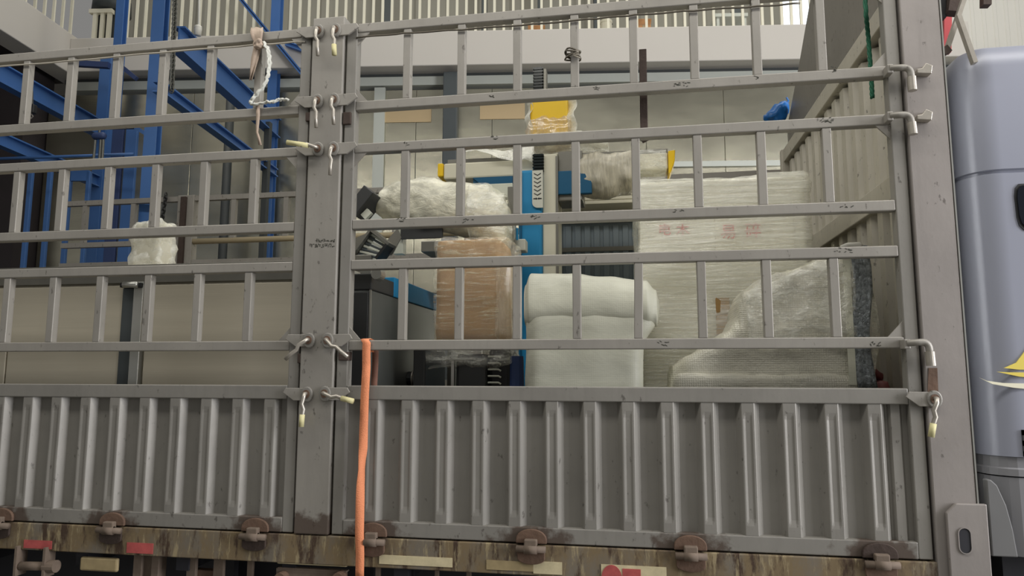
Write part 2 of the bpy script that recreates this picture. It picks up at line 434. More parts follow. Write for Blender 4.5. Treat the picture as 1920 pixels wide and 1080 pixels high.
carton('brown carton on the mezzanine left of the violet tin', 990, 1022, 60, M['orange_box'])
carton('peach carton on the mezzanine right of the white bucket', 1192, 1220, 48, M['orange_box'])
def tin(name, label, cat, x0, x1, ytop, mat, lidmat):
    u0, z1 = mz(x0, ytop, .4); u1, _ = mz(x1, ytop, .4); r = (u1-u0)/2; c = (u0+u1)/2
    t = thing(name, label, cat, B(c, .45, 6.12), 'small tubs on the mezzanine' if 'tub' == cat else None)
    ring = lambda z, q: [B(c+math.cos(a*2*pi/20)*q, .45+math.sin(a*2*pi/20)*q, z) for a in range(20)]
    MB().rings([ring(6.12, r*.9), ring(z1-.03, r)]).build('body', mat, t, smooth=False)
    MB().rings([ring(z1-.035, r*1.06), ring(z1, r*1.06)]).build('lid', lidmat, t)
    hp = [B(c+math.cos(a*pi/10)*r*1.08, .45, z1-.05+math.sin(a*pi/10)*r*.5) for a in range(11)]
    MB().tube(hp, .006, 6).build('bail_handle', M['wire'], t)
tin('paint_tin', 'violet and white tin standing on the mezzanine edge', 'tin', 1036, 1052, 57, M['purple'], M['white'])
tin('bucket', 'tall cream bucket on the mezzanine edge behind the railing', 'bucket', 1126, 1148, 37, M['rail_white'], M['rail_white'])
tin('yellow_tub', 'small yellow tub on the mezzanine beside the orange cartons, left one', 'tub', 773, 785, 66, M['yellow'], M['white'])
tin('yellow_tub', 'small yellow tub on the mezzanine, right one under the thin wire', 'tub', 801, 815, 65, M['yellow'], M['yellow'])
bt = thing('work_bench', 'pale metal bench behind the mezzanine railing near the bright opening', 'bench', B(*[(uz(1370,50,.9)[0]), .9, 6.12]))
ub, zb = uz(1335, 38, .9); ub2, _ = uz(1395, 38, .9)
MB().bbox_uv(ub, ub2, .7, 1.1, zb-.05, zb).build('bench_top', M['palestrip'], bt)
for a in (ub+.02, ub2-.06):
    for b in (.72, 1.04): MB().bbox_uv(a, a+.04, b, b+.04, 6.12, zb-.05).build('leg', M['palestrip'], bt)
MB().bbox_uv(ub2-.2, ub2-.05, .75, .95, zb, zb+.1).build('vise', M['darkpost'], bt)

# ---------------------------------------------------------------- blue steel frame
gf = thing('steel_gantry', 'tall blue painted steel frame standing behind the truck at the left', 'steel frame', B(-1.2, -1.4, 0))
def bcol(u, v, w, d, z0, z1, mat='blue', name='column'):
    # an H section column
    b = MB(); t = .016
    b.bbox_uv(u-w/2, u+w/2, v-d/2, v-d/2+t, z0, z1); b.bbox_uv(u-w/2, u+w/2, v+d/2-t, v+d/2, z0, z1); b.bbox_uv(u-t/2, u+t/2, v-d/2+t, v+d/2-t, z0, z1)
    return b.build(name, M[mat], gf)
def ibeam(p, q, w, h, name='beam', mat='blue'):
    p = Vector(p); q = Vector(q); b = MB(); t = .016; up = Vector((0,0,1))
    b.bar(p+up*(h/2-t/2), q+up*(h/2-t/2), w, t); b.bar(p-up*(h/2-t/2), q-up*(h/2-t/2), w, t); b.bar(p, q, .014, h-2*t)
    return b.build(name, M[mat], gf)
u3 = -.95; v3 = -.12; vn = -2.66
bcol(u3-.06, v3, .12, .13, 0, 8.5)
ub1, _ = uz(293, 200, vn-.1); bcol(ub1-.015, vn-.1, .115, .10, 0, 8.5)
ub2_, _ = uz(226, 100, -.9); bcol(ub2_-.02, -.9, .10, .10, 0, 8.5)
zt = vz(335, 48, u3)[1]; zbm = vz(333, 97, u3)[1]
ibeam(B(u3, vn, (zt+zbm)/2), B(u3, v3, (zt+zbm)/2), .12, zt-zbm)
z5 = vz(309, 160, u3)[1]; z5b = vz(309, 182, u3)[1]
ibeam(B(u3, vn-.3, (z5+z5b)/2), B(u3, v3, (z5+z5b)/2), .10, z5-z5b)
zb6 = 4.87
ibeam(B(-3.2, -3.4, zb6), B(-3.2, -.3, zb6), .12, .22)
zz6 = vz(0, 262, -3.2)[1]
ibeam(B(-3.2, -3.4, zz6), B(-3.2, -.3, zz6), .10, .15)
bcol(-3.2, -.3, .14, .14, 0, 6.0)
# cross pieces
p0 = uz(137, 119, -.98); p1 = uz(205, 123, -.98)
MB().bar(B(p0[0], -.98, p0[1]), B(p1[0], -.98, p1[1]), .06, .07).build('cross_beam', M['bluedark'], gf)
p0 = uz(232, 128, -.9); p1 = uz(256, 148, -.9)
MB().bar(B(p0[0], -.9, p0[1]), B(p1[0], -.9, p1[1]), .05, .05).build('brace', M['bluedark'], gf)
p0 = uz(-10, 298, -2.2); p1 = uz(250, 289, -2.2)
MB().tube([B(p0[0], -2.2, p0[1]), B(p1[0], -2.2, p1[1])], .016, 8).build('pipe', M['blue'], gf, True)
p0 = uz(150, 237, -2.4); p1 = uz(258, 235, -2.4)
MB().bar(B(p0[0], -2.4, p0[1]), B(p1[0], -2.4, p1[1]), .08, .05).build('cross_beam', M['bluedark'], gf)
p0 = uz(256, 240, -2.4); p1 = uz(283, 257, -2.4)
MB().bar(B(p0[0], -2.4, p0[1]), B(p1[0], -2.4, p1[1]), .06, .035).build('brace', M['blue'], gf)
for (a, b, c, d) in ((446, -8, 566, 138), (536, 82, 640, 118)):
    p0 = uz(a, b, -.3); p1 = uz(c, d, -.3)
    ibeam(B(p0[0], -.3, p0[1]), B(p1[0], -.3, p1[1]), .07, .07, 'brace')
# lower guard uprights
for (x, y, w, mt) in ((54, 380, .05, 'blue'), (90, 380, .05, 'blue'), (126, 400, .05, 'blue'), (162, 400, .045, 'blue'), (212, 400, .13, 'bluedark'), (238, 400, .13, 'blue')):
    ug, zg = uz(x, y, -1.6)
    MB().bbox_uv(ug-w/2, ug+w/2, -1.62, -1.58, 0, uz(x, 322 if x < 200 else 236, -1.6)[1]).build('upright', M[mt], gf, bevel=.005)
p0 = uz(120, 330, -1.6); p1 = uz(168, 330, -1.6)
MB().bar(B(p0[0], -1.6, p0[1]), B(p1[0], -1.6, p1[1]), .04, .12).build('cross_beam', M['blue'], gf)
# dark stand pipe
us, _ = uz(424, 350, -.35)
o = MB().tube([B(us, -.35, 0), B(us, -.35, uz(424, 180, -.35)[1])], .055, 16).build('stand_pipe', M['darktrim'], None, True)
tag(o, 'dark grey standing pipe between the two blue beams', 'pipe')
us, _ = uz(500, 350, -.45)
o = MB().bbox_uv(us-.05, us+.03, -.5, -.42, 0, 4.9).build('cable_duct', M['darktrim'], None, bevel=.01)
tag(o, 'slim dark cable duct in front of the right blue column', 'duct')
# hanging hoist chain
cy = 2.80; ptop = at(329, -30, cy); pbot = at(322, 168, cy)
b = MB(); N = 46
for i in range(N):
    c = ptop.lerp(pbot, i/(N-1)); ring = []
    for k in range(11):
        t = 2*pi*k/10; a, z = .021*math.cos(t), .036*math.sin(t)
        ring.append(c+(Vector((a, 0, z)) if i % 2 else Vector((0, a, z))))
    b.tube(ring, .0075, 5)
tag(b.build('hoist_chain', M['chain']), 'grey steel hoist chain hanging beside the tallest blue column', 'chain')
# chain hoist hook block lower left, and pendant lamp
hb = thing('hook_block', 'small dark hook block hanging under the left blue beam', 'hook block', at(60, 205, 3.3))
MB().tube([at(60, 170, 3.3), at(60, 195, 3.3)], .012, 6).build('chain', M['chain'], hb)
a = at(60, 205, 3.3); MB().box(a.x-.04, a.x+.04, a.y-.03, a.y+.03, a.z-.05, a.z+.05).build('block', M['black'], hb, bevel=.012)
MB().tube([a+Vector((.0, 0, -.05)), a+Vector((.02, 0, -.08)), a+Vector((.0, 0, -.10)), a+Vector((-.02, 0, -.085))], .007, 6).build('hook', M['steel'], hb)
hb2 = thing('chain_hoist', 'small blue and grey chain hoist hanging in front of the blue columns', 'hoist', at(186, 262, 3.0))
a = at(186, 255, 3.0)
MB().tube([a+Vector((-.07, 0, 0)), a+Vector((-.05, 0, 0)), a+Vector((.05, 0, 0)), a+Vector((.07, 0, 0))], [.02, .035, .035, .02], 14).build('housing', M['bluedark'], hb2, True)
MB().tube([a+Vector((0, 0, .03)), a+Vector((0, 0, .15))], .012, 6).build('hanger', M['chain'], hb2)
for dx in (-.04, .02, .05):
    MB().tube([a+Vector((dx, 0, -.04)), a+Vector((dx*1.1, 0, -.28))], .012, 6).build('chain', M['chain'], hb2)
pl = thing('pendant_lamp', 'white pendant lamp socket on a thin white cord', 'lamp', at(372, 62, 3.1))
MB().tube([at(374, -40, 3.1), at(373, 47, 3.1)], .010, 6).build('cord', M['white'], pl)
a = at(372, 47, 3.1); z0 = at(372, 66, 3.1).z; dz = a.z-z0
MB().tube([a, a+Vector((0,0,-.012)), a+Vector((0,0,-dz*.3)), a+Vector((0,0,-dz*.35)), a+Vector((0,0,-dz*.45)), a+Vector((0,0,-dz*.5)), Vector((a.x, a.y, z0))],
     [.012, .032, .036, .033, .036, .034, .032], 18).build('socket', M['white'], pl, True)

# ================================================================== TRUCK
T = thing('cargo_truck', 'grey stake-side cargo truck with open railed sides over ribbed lower panels', 'truck', (-.5, 1.3, 0))
def part(name, mb, mat, parent=T, **kw): return mb.build(name, M[mat], parent, **kw)
ZR = [3.298, 2.926, 2.727, 2.378, 2.197, 1.843]; RH = .043; RD = .045
ZT0, ZT1, ZB0, ZB1 = 1.588, 1.648, 1.026, 1.087
def ribsheet(x0, x1, right_edges, z0, z1):
    # pressed sheet: raised ribs towards the viewer, each with a shallow pressed groove
    prof = [(x0, .030, 0)]
    for e in right_edges:
        pts = [(e-.079, .031, 0), (e-.077, .030, 0), (e-.060, .001, 0), (e-.057, -.0005, 0), (e-.053, -.0005, 0), (e-.044, -.0005, 2), (e-.026, -.0005, 2), (e-.018, -.0005, 0), (e-.012, -.0005, 0), (e-.009, .001, 0), (e+.009, .030, 0), (e+.011, .031, 0)]
        prof += [p for p in pts if x0 < p[0] < x1]
    if x1 > 0: prof += [(.949, .030, 0), (.958, .014, 0), (.988, .014, 0), (1.0, .030, 0)]
    prof.append((x1, .030, 0))
    zs = [z0, z0+.035, z0+.048, z0+.062, z0+.2, z0+.34, z1-.062, z1-.048, z1-.035, z1]
    rows = []
    for i, z in enumerate(zs):
        g = 0 if i in (0, 1, 8, 9) else (.5 if i in (2, 7) else 1)
        rows.append([(x, y+(.0036*g if k == 2 else .002*g if k == 1 else 0) + .0018*mnoise.noise(Vector((x*7, z*6, 0))), z) for x, y, k in prof])
    return MB().grid(rows)
def gate(x0, x1, bal, ribs, lname, hinges, stiles=(True, True)):
    g = tag(bpy.data.objects.new('side_gate', None), lname); COL.objects.link(g)
    g.location = (x0, .02, ZB0); g.parent = T; g.matrix_parent_inverse = Matrix.Translation(-T.location)
    SW = .05
    for z in ZR: part('rail', MB().box(x0+SW, x1-SW, 0, RD, z-RH, z), 'truck', g, bevel=.004)
    part('top_beam', MB().box(x0+SW, x1-SW, -.004, .05, ZT0, ZT1), 'truck_low', g, bevel=.004)
    part('bottom_beam', MB().box(x0+SW, x1-SW, -.004, .05, ZB0, ZB1), 'truck_rust', g, bevel=.004)
    part('stile', MB().box(x0, x0+SW, -.002, .05, ZB0, ZR[0]), 'truck_low', g, bevel=.004)
    part('stile', MB().box(x1-SW, x1, -.002, .05, ZB0, ZR[0]), 'truck_low', g, bevel=.004)
    for (a, b) in ((ZR[1], ZR[0]-RH), (ZR[3], ZR[2]-RH), (ZR[5], ZR[4]-RH)):
        me = MB().box(-.0175, .0175, -.0175, .0175, -(b-a)/2, (b-a)/2).mesh('baluster', M['truck'])
        for x in bal:
            o = link('baluster', me, g, (x, .021, (a+b)/2), bevel=.003)
            if abs(x-.024) < .02 and a < 1.9: o.rotation_euler = (0, .02, 0)
    part('ribbed_sheet', ribsheet(x0+SW, x1-SW, ribs, ZB1, ZT0), 'truck_low', g, solid=.002)
    # corner gussets
    for (x, s) in ((x0+SW, 1), (x1-SW, -1)):
        for (z, sz) in ((ZR[0]-RH, -1), (ZR[1], 1), (ZR[2]-RH, -1), (ZR[5], 1)):
            part('gusset', MB().prism([(x, z), (x+s*.055, z), (x, z+sz*.06)], .004, .012), 'truck', g)
    return g
GR = gate(-1.272, 1.068, [-.985+.2522*k for k in range(8)], [-1.069+.1538*k for k in range(14)], 'right side gate of six rails above a ribbed panel', None)
GL = gate(-4.40, -1.447, [-2.975-.2525*4+.2525*k for k in range(10)], [-2.917-.1525*9+.1525*k for k in range(19)], 'left side gate of six rails above a ribbed panel', None)
# dent in the right ribbed panel
# centre post
CP = part('centre_post', MB().box(-1.437, -1.282, -.014, .08, 1.024, 3.335), 'truck_post', bevel=.005)
FP = part('front_post', MB().box(1.076, 1.222, -.014, .10, .93, 3.75), 'post_front', bevel=.005)
part('post_edge_glint', MB().box(1.2225, 1.228, -.016, .09, 1.1, 3.75), 'profile', FP)  # added bright strip, a painted glint of daylight along the post rim
# foot plate with a slot
def slot_plate(x0, x1, z0, z1, sx, sz0, sz1, r, ch):
    outer = [(x0, z0), (x1, z0), (x1, z1), (x0+ch, z1), (x0, z1-ch)]
    b = MB(); b.prism(outer, -.032, -.0145)
    return b
part('foot_plate', slot_plate(1.11, 1.247, .80, 1.235, 0, 0, 0, 0, .035), 'post_front', FP, bevel=.004)
def capsule(cx, z0, z1, r, n=8):
    pts = []
    for k in range(n+1): t = pi*k/n; pts.append((cx+r*math.cos(t), z1-r+r*math.sin(t)))
    for k in range(n+1): t = pi+pi*k/n; pts.append((cx+r*math.cos(t), z0+r+r*math.sin(t)))
    return pts
a = at(1807, 990, -.03); a1 = at(1807, 1037, -.03)
part('slot', MB().prism(capsule(a.x, a1.z, a.z, .019), -.0335, -.031), 'chassis', FP)
b = MB()
cc = capsule(a.x, a1.z-.003, a.z+.003, .023); ci = capsule(a.x, a1.z, a.z, .019); n = len(cc)
b.rings([[(x, -.033, z) for x, z in cc], [(x, -.036, z) for x, z in cc], [(x, -.036, z) for x, z in ci], [(x, -.033, z) for x, z in ci]], caps=False)
part('slot_rim', b, 'post_front', FP)

# latches on the centre post
def latch(pin, s, hend, tape=None, bent=True, parent=CP, long=.10):
    x, z = pin
    poly = [(x, z+.024), (x-s*long, z+.024), (x-s*(long+.012), z+.004), (x-s*(long*.62), z-.030), (x, z-.030)]
    part('latch_plate', MB().prism(poly, -.024, -.015), 'truck', parent, bevel=.002)
    disc = [(x+.027*math.cos(2*pi*k/20), z-.003+.033*math.sin(2*pi*k/20)) for k in range(20)]
    part('latch_boss', MB().prism(disc, -.030, -.0145), 'truck_low', parent, bevel=.004)
    disc = [(x+.016*math.cos(2*pi*k/16), z-.002+.018*math.sin(2*pi*k/16)) for k in range(16)]
    part('latch_ring', MB().prism(disc, -.033, -.0295), 'rust', parent)
    P0 = Vector((x, -.030, z)); P1 = Vector((x, -.052, z))
    E_ = Vector(hend); d = (E_-P1); L = d.length
    side = Vector((0, 1, 0)).cross(d).normalized()
    pts = [P0, P1+Vector((0, .006, 0)), P1+d*.12, P1+d*.32+side*.006, P1+d*.48-side*.004, P1+d*.7, E_]
    part('latch_handle', MB().tube(pts, .0085, 10), 'steel', parent, smooth=True)
    if tape: part('handle_grip', MB().tube([E_-d*tape, E_+d*.02], .0115, 10), 'tape', parent, smooth=True)
def A(x, y, Y=-.05): return at(x, y, Y)
def xz(x, y, Y=-.02):
    p = at(x, y, Y); return (p.x, p.z)
latch(xz(598, 58), 1, A(596, 104))
latch(xz(630, 56), -1, A(627, 102), .35)
latch(xz(596, 189), 1, A(593, 239))
latch(xz(627, 187), -1, A(626, 233))
latch(xz(597, 279), 1, A(539, 267, -.07), .75)
latch(xz(626, 278), -1, A(619, 328))
latch(xz(580, 637), 1, A(535, 674, -.06))
latch(xz(615, 637), -1, A(652, 669, -.06))
latch(xz(576, 738), 1, A(565, 799), .36)
latch(xz(610, 737), -1, A(661, 752, -.06), .36)
for (x, y, w, h) in ((575, 212, 12, 16), (645, 212, 14, 22), (560, 663, 14, 18), (637, 660, 18, 16)):
    p = at(x, y, .0); q = at(x+w, y+h, .0)
    part('lug', MB().box(p.x, q.x, -.012, .03, q.z, p.z), 'rustdark', CP, bevel=.003)
# right end latches
def elbow(p0, p1, p2, parent=FP):
    pts = [at(*p0, -.045)]
    c = at(*p1, -.045); e = at(*p2, -.045)
    for k in range(7):
        t = k/6; q0 = c+(pts[0]-c).normalized()*.03; q1 = c+(e-c).normalized()*.03
        pts.append(q0*(1-t)**2+c*2*t*(1-t)+q1*t*t)
    m_ = c.lerp(e, .62); pts += [m_]
    part('latch_bolt', MB().tube(pts, .013, 12), 'truck', parent, smooth=True)
    part('bolt_sleeve', MB().tube([c.lerp(e, .42), e], .0165, 16), 'steel', parent)
    d = pts[0]
    part('bolt_bracket', MB().box(d.x-.01, d.x+.012, -.05, .0, d.z-.02, d.z+.016), 'truck', parent, bevel=.003)
elbow((1668, 128), (1707, 126), (1711, 170)); elbow((1668, 217), (1707, 214), (1712, 252)); elbow((1700, 644), (1741, 640), (1746, 686))
for (x, y) in ((1729, 136), (1729, 222)):
    p = at(x, y, -.02)
    part('hook_bracket', MB().prism([(p.x-.028, p.z-.012), (p.x+.022, p.z-.018), (p.x+.028, p.z+.014), (p.x+.005, p.z+.026), (p.x-.01, p.z+.006), (p.x-.028, p.z+.004)], -.05, -.0145), 'steel', FP, bevel=.002)
latch(xz(1751, 747), 1, A(1746, 818), .34, parent=FP, long=.085)
part('rust_patch', MB().prism([(at(x, y, 0).x, at(x, y, 0).z) for x, y in ((1738, 690), (1754, 690), (1756, 735), (1736, 735))], -.0165, -.0145), 'rust', FP)

# bed beam and what hangs below it
BB = part('bed_beam', MB().box(-5.2, 1.10, -.010, .08, .902, 1.020), 'truck_mud', bevel=.004)
def sticker(x0, y0, x1, y1, mat, Y=-.0125, name='reflective_tape'):
    p = at(x0, y0, Y); q = at(x1, y1, Y)
    part(name, MB().box(p.x, q.x, -.0125, -.0102, max(q.z, .905), p.z), mat, BB)
sticker(45, 1012, 96, 1030, 'sticker_red'); sticker(238, 1017, 286, 1039, 'sticker_red')
sticker(711, 1040, 848, 1064, 'sticker'); sticker(912, 1050, 1000, 1072, 'sticker_old'); sticker(1000, 1052, 1054, 1078, 'sticker')
sticker(1127, 1058, 1250, 1086, 'sticker')
p = at(1147, 1085, -.013); part('reflective_tape', MB().prism([(p.x+.04*math.cos(pi*k/12), p.z+.052*math.sin(pi*k/12)) for k in range(13)], -.0145, -.0126), 'sticker_red', BB)
p = at(1167, 1066, -.013); part('reflective_tape', MB().box(p.x, p.x+.07, -.0142, -.0127, .905, p.z), 'sticker_red', BB)
# hinges
hid = 0
for hx in HINGE_X:
    z = 1.03; s = 1.0
    up = [(hx-.062, z-.004)] + [(hx+.062*math.cos(pi-pi*k/12), z+.012+.040*math.sin(pi*k/12)) for k in range(13)] + [(hx+.062, z-.004)]
    hm = 'rustdark' if hx > .5 else 'rust'
    part('hinge_leaf', MB().prism(up, -.016, -.003), hm, BB, bevel=.003)
    dn = [(hx-.055, z-.022)] + [(hx-.055*math.cos(pi*k/12), z-.062-.022*math.sin(pi*k/12)) for k in range(13)] + [(hx+.055, z-.022)]
    part('hinge_leaf', MB().prism(dn, -.020, -.0095), 'rust' if hx > -1.2 else 'rustdark', BB, bevel=.003)
    part('hinge_pin', MB().tube([(hx-.058, -.030, z-.022), (hx+.06, -.030, z-.022)], .013, 12), 'dirtysteel', BB, smooth=True)
    part('hinge_knuckle', MB().tube([(hx-.026, -.031, z-.022), (hx+.026, -.031, z-.022)], .018, 12), 'dirtysteel', BB, smooth=True)
    part('hinge_strap', MB().box(hx-.026, hx+.026, -.040, -.014, z-.018, z+.016), 'dirtysteel', BB, bevel=.005)
# chassis below
CH = part('chassis_frame', MB().box(-5.2, 1.2, .55, .75, .45, .92).box(-5.2, 1.2, 1.95, 2.15, .45, .92), 'chassis')
for i in range(13):
    x = -5.0+i*.5
    part('cross_member', MB().box(x, x+.06, .02, 2.68, .84, .917), 'chassis', CH)
part('side_skirt', MB().box(-5.0, -1.9, .32, .36, .35, .90), 'chassis', CH)
part('side_skirt', MB().box(-1.2, 1.2, .32, .36, .35, .90), 'chassis', CH)
def hang(x0, y0, x1, y1, mat, ya, yb, name, bevel=.004):
    p = at(x0, y0, ya); q = at(x1, y1, ya)
    return part(name, MB().box(p.x, q.x, ya, yb, q.z, p.z), mat, CH, bevel=bevel)
hang(150, 1044, 218, 1074, 'sticker_old', .0, .02, 'reflector_plate', .008)
hang(519, 1041, 650, 1064, 'sticker', .0, .03, 'marker_bar', .006)
hang(519, 1064, 650, 1074, 'dirtysteel', .01, .04, 'bracket')
p = at(520, 1064, .02); q = at(650, 1064, .02); c = (p.x+q.x)/2; hw = (q.x-p.x)/2
arch = [(c-hw, p.z), (c-hw, p.z-.2), (c-hw*.6, p.z-.2)] + [(c-hw*.6*math.cos(pi*k/12), p.z-.1+.075*math.sin(pi*k/12)) for k in range(13)] + [(c+hw*.6, p.z-.2), (c+hw, p.z-.2), (c+hw, p.z)]
part('arch_bracket', MB().prism(arch, .012, .03), 'dirtysteel', CH)
for x in (530, 638):
    p = at(x, 1082, .0); part('bracket_bolt', MB().tube([(p.x, -.03, p.z), (p.x, .02, p.z)], .024, 14), 'rust', CH, smooth=False)
# ratchet roller at far left
p = at(38, 1061, -.005); q = at(106, 1062, -.005)
part('strap_roller', MB().tube([p, p.lerp(q, .7)], .019, 14), 'dirtysteel', CH, smooth=True)
part('strap_roller', MB().tube([p.lerp(q, .7), q], .027, 14), 'dirtysteel', CH)
part('roller_plate', MB().box(p.x-.012, p.x+.0, -.03, .03, p.z-.04, .92), 'dirtysteel', CH)
part('roller_plate', MB().box(p.lerp(q, .72).x, p.lerp(q, .72).x+.012, -.03, .03, p.z-.04, .92), 'dirtysteel', CH)
for x, w in ((252, 10), (286, 8), (352, 12), (402, 14), (465, 6), (705, 6), (816, 5), (875, 7)):
    hang(x, 1030, x+w, 1100, 'dirtysteel', .03, .05, 'hanger_strip', 0)
hang(255, 1040, 300, 1095, 'dirtysteel', .05, .09, 'hanger_plate'); hang(360, 1068, 400, 1098, 'rust', .05, .09, 'hanger_plate')
# cargo floor, far side, headboard
part('cargo_floor', MB().box(-5.2, 1.2, .05, 2.7, .96, 1.05), 'dirtysteel')
FG = tag(bpy.data.objects.new('far_side_gate', None), 'opposite side gate seen through the load'); COL.objects.link(FG)
FG.location = (-1, 2.7, 1.05); FG.parent = T; FG.matrix_parent_inverse = Matrix.Translation(-T.location)
for z in (3.283, 2.888, 2.70, 2.35, 2.17, 1.84):
    if abs(z-2.888) < .01:
        part('rail', MB().box(-5.2, -4.02, 2.7, 2.745, z-.045, z), 'truck', FG)
        part('rail', MB().tube([(-3.86, 2.72, z-.02), (-1.4, 2.72, z-.02)], .026, 10), 'wood', FG, smooth=True)
        part('rail', MB().box(-1.25, 1.2, 2.7, 2.745, z-.045, z), 'truck', FG)
    else: part('rail', MB().box(-5.2, 1.2, 2.7, 2.745, z-.045, z), 'truck', FG)
me = MB().box(-.022, .022, -.017, .017, -.176, .176).mesh('baluster', M['truck'])
for k in range(13): link('baluster', me, FG, (-4.98+.5*k, 2.722, 3.062))
part('far_post', MB().box(-4.02, -3.86, 2.69, 2.77, 1.05, 3.29), 'truck', FG, bevel=.004)
part('far_post', MB().box(-1.37, -1.22, 2.69, 2.77, 1.05, 3.29), 'truck', FG, bevel=.004)
part('post_channel', MB().box(-3.975, -3.925, 2.665, 2.689, 2.55, 3.27), 'rustdark', FG)
part('lower_panel', MB().box(-5.2, 1.2, 2.71, 2.74, 1.05, 1.65), 'truck_low', FG)
HB = tag(bpy.data.objects.new('headboard', None), 'worn ribbed headboard with flat plate above'); COL.objects.link(HB)
HB.location = (1.2, 1.3, 1.05); HB.parent = T; HB.matrix_parent_inverse = Matrix.Translation(-T.location)
def hbrib(z0, z1):
    pr = [(.12, 0)]; y = .15
    while y < 2.6:
        pr += [(y, 0), (y+.018, 1), (y+.085, 1), (y+.103, 0)]; y += .165
    pr.append((2.66, 0))
    return MB().grid([[(1.235-.045*d, y_, z) for y_, d in pr] for z in (z0, z1)])
part('ribbed_sheet', hbrib(2.60, 3.30), 'board', HB, solid=.003); part('ribbed_sheet', hbrib(1.05, 2.50), 'board', HB, solid=.003)
part('back_sheet', MB().box(1.238, 1.25, .1, 2.68, 1.05, 3.4), 'inner', HB)
part('rail', MB().box(1.165, 1.235, .1, 2.69, 3.32, 3.42), 'board', HB, bevel=.005)
part('rail', MB().box(1.165, 1.235, .1, 2.69, 2.49, 2.60), 'board', HB, bevel=.005)
part('upright', MB().box(1.15, 1.24, .1, .16, 1.05, 3.8), 'board', HB, bevel=.004)
part('upright', MB().box(1.15, 1.24, 2.63, 2.69, 1.05, 3.42), 'board', HB, bevel=.004)
b = MB(); poly = [(.16, 3.42), (2.69, 3.42), (2.69, 3.62), (2.25, 3.90), (1.70, 4.30), (.16, 4.30)]
b.add([(1.215, y, z) for y, z in poly]+[(1.225, y, z) for y, z in poly], [tuple(range(6)), tuple(range(6, 12))[::-1]]+[(i, i+6, (i+1)%6+6, (i+1)%6) for i in range(6)])
part('top_plate', b, 'inner', HB)

# cab
CB = tag(bpy.data.objects.new('cab', None), 'silver-blue driver cab with a yellow and cream swoosh'); COL.objects.link(CB)
CB.location = (2.2, 1.3, 0.9); CB.parent = T; CB.matrix_parent_inverse = Matrix.Translation(-T.location)
def rbox(x0, x1, y0, y1, z0, z1, r, n=5, taper=None):
    # rounded box from rings over z
    rings = []
    levels = [(z0, 0)] + [(z1-r+r*math.sin(pi/2*k/n), r-r*math.cos(pi/2*k/n)) for k in range(n+1)]
    for z, ins in levels:
        ring = []
        for (cx, cy, a0) in ((x1-r, y1-r, 0), (x0+r, y1-r, pi/2), (x0+r, y0+r, pi), (x1-r, y0+r, 1.5*pi)):
            for k in range(n+1):
                t = a0+pi/2*k/n; rr = max(r-ins, .001)
                ring.append((cx+math.cos(t)*rr, cy+math.sin(t)*rr, z))
        if taper: ring = [(x+taper*max(0, (z-2.6))*(1 if x < (x0+x1)/2 else 0), y, z) for x, y, z in ring]
        rings.append(ring)
    return MB().rings(rings)
part('cab_body', rbox(1.262, 3.4, .0, 2.6, 1.36, 2.475, .002), 'cab', CB)
def cabside(z0, z1, xo=0):
    rings = []
    zs = [z0, (z0+z1)/2, z1]
    return rbox(1.262, 3.4, 0, 2.6, z0, z1, .05)
bpy.data.objects.remove(CB.children[-1])
r_ = .12
def cab_ring(z, ins, x0=1.292):
    ring = []
    for (cx, cy, a0) in ((3.4-r_, 2.6-r_, 0), (x0+r_, 2.6-r_, pi/2), (x0+r_, .01+r_, pi), (3.4-r_, .01+r_, 1.5*pi)):
        for k in range(7):
            t = a0+pi/2*k/6; ring.append((cx+math.cos(t)*(r_-ins), cy+math.sin(t)*(r_-ins), z))
    return ring
part('cab_body', MB().rings([cab_ring(1.40, .0), cab_ring(1.6, 0), cab_ring(2.468, 0), cab_ring(2.472, .010), cab_ring(2.482, .010), cab_ring(2.486, 0), cab_ring(2.90, 0), cab_ring(2.955, .012), cab_ring(2.99, .035), cab_ring(3.005, .066)]), 'cab', CB)
part('cab_sill', MB().rings([cab_ring(1.33, .0), cab_ring(1.355, 0), cab_ring(1.36, .008), cab_ring(1.398, .008)]), 'cab_low', CB)
part('cab_fender', MB().rings([cab_ring(1.045, .004), cab_ring(1.325, .004)]), 'cab_low', CB)
def arcpts():
    return [(1.26, 1.05), (1.345, 1.05), (1.335, 1.15), (1.32, 1.23), (1.295, 1.30), (1.275, 1.32), (1.26, 1.32)]
part('mud_guard', MB().prism(arcpts(), -.012, .02), 'cab_dark', CB, bevel=.004)
wd = [(1.468, 2.415), (1.455, 2.40), (1.45, 2.37), (1.452, 2.30), (1.458, 2.27), (1.475, 2.25), (2.4, 2.20), (2.4, 2.43)]
part('cab_window', MB().prism(wd, .002, .012), 'glass', CB)
part('window_seal', MB().prism([(x-.008 if x < 2 else x, z+(.008 if z > 2.3 else -.008)) for x, z in wd], .006, .014), 'black', CB)
def swoosh(pts, mat): part('swoosh_decal', MB().prism([(at(x, y, .009).x, at(x, y, .009).z) for x, y in pts], .006, .0105), mat, CB)
CB_BODY = [o for o in CB.children if o.name.startswith('cab_body')][0]
md = CB_BODY.modifiers.new('split', 'EDGE_SPLIT'); md.split_angle = math.radians(28)
for p_ in CB_BODY.data.polygons: p_.use_smooth = True
swoosh([(1836, 708), (1850, 714), (1880, 718), (1960, 720), (1960, 733), (1900, 727), (1860, 720)], 'decal_w')
swoosh([(1868, 697), (1890, 698), (1960, 699), (1960, 711), (1910, 706)], 'decal_y')
swoosh([(1882, 690), (1905, 680), (1920, 660), (1950, 620), (1990, 660), (1990, 694), (1910, 693)], 'decal_y')
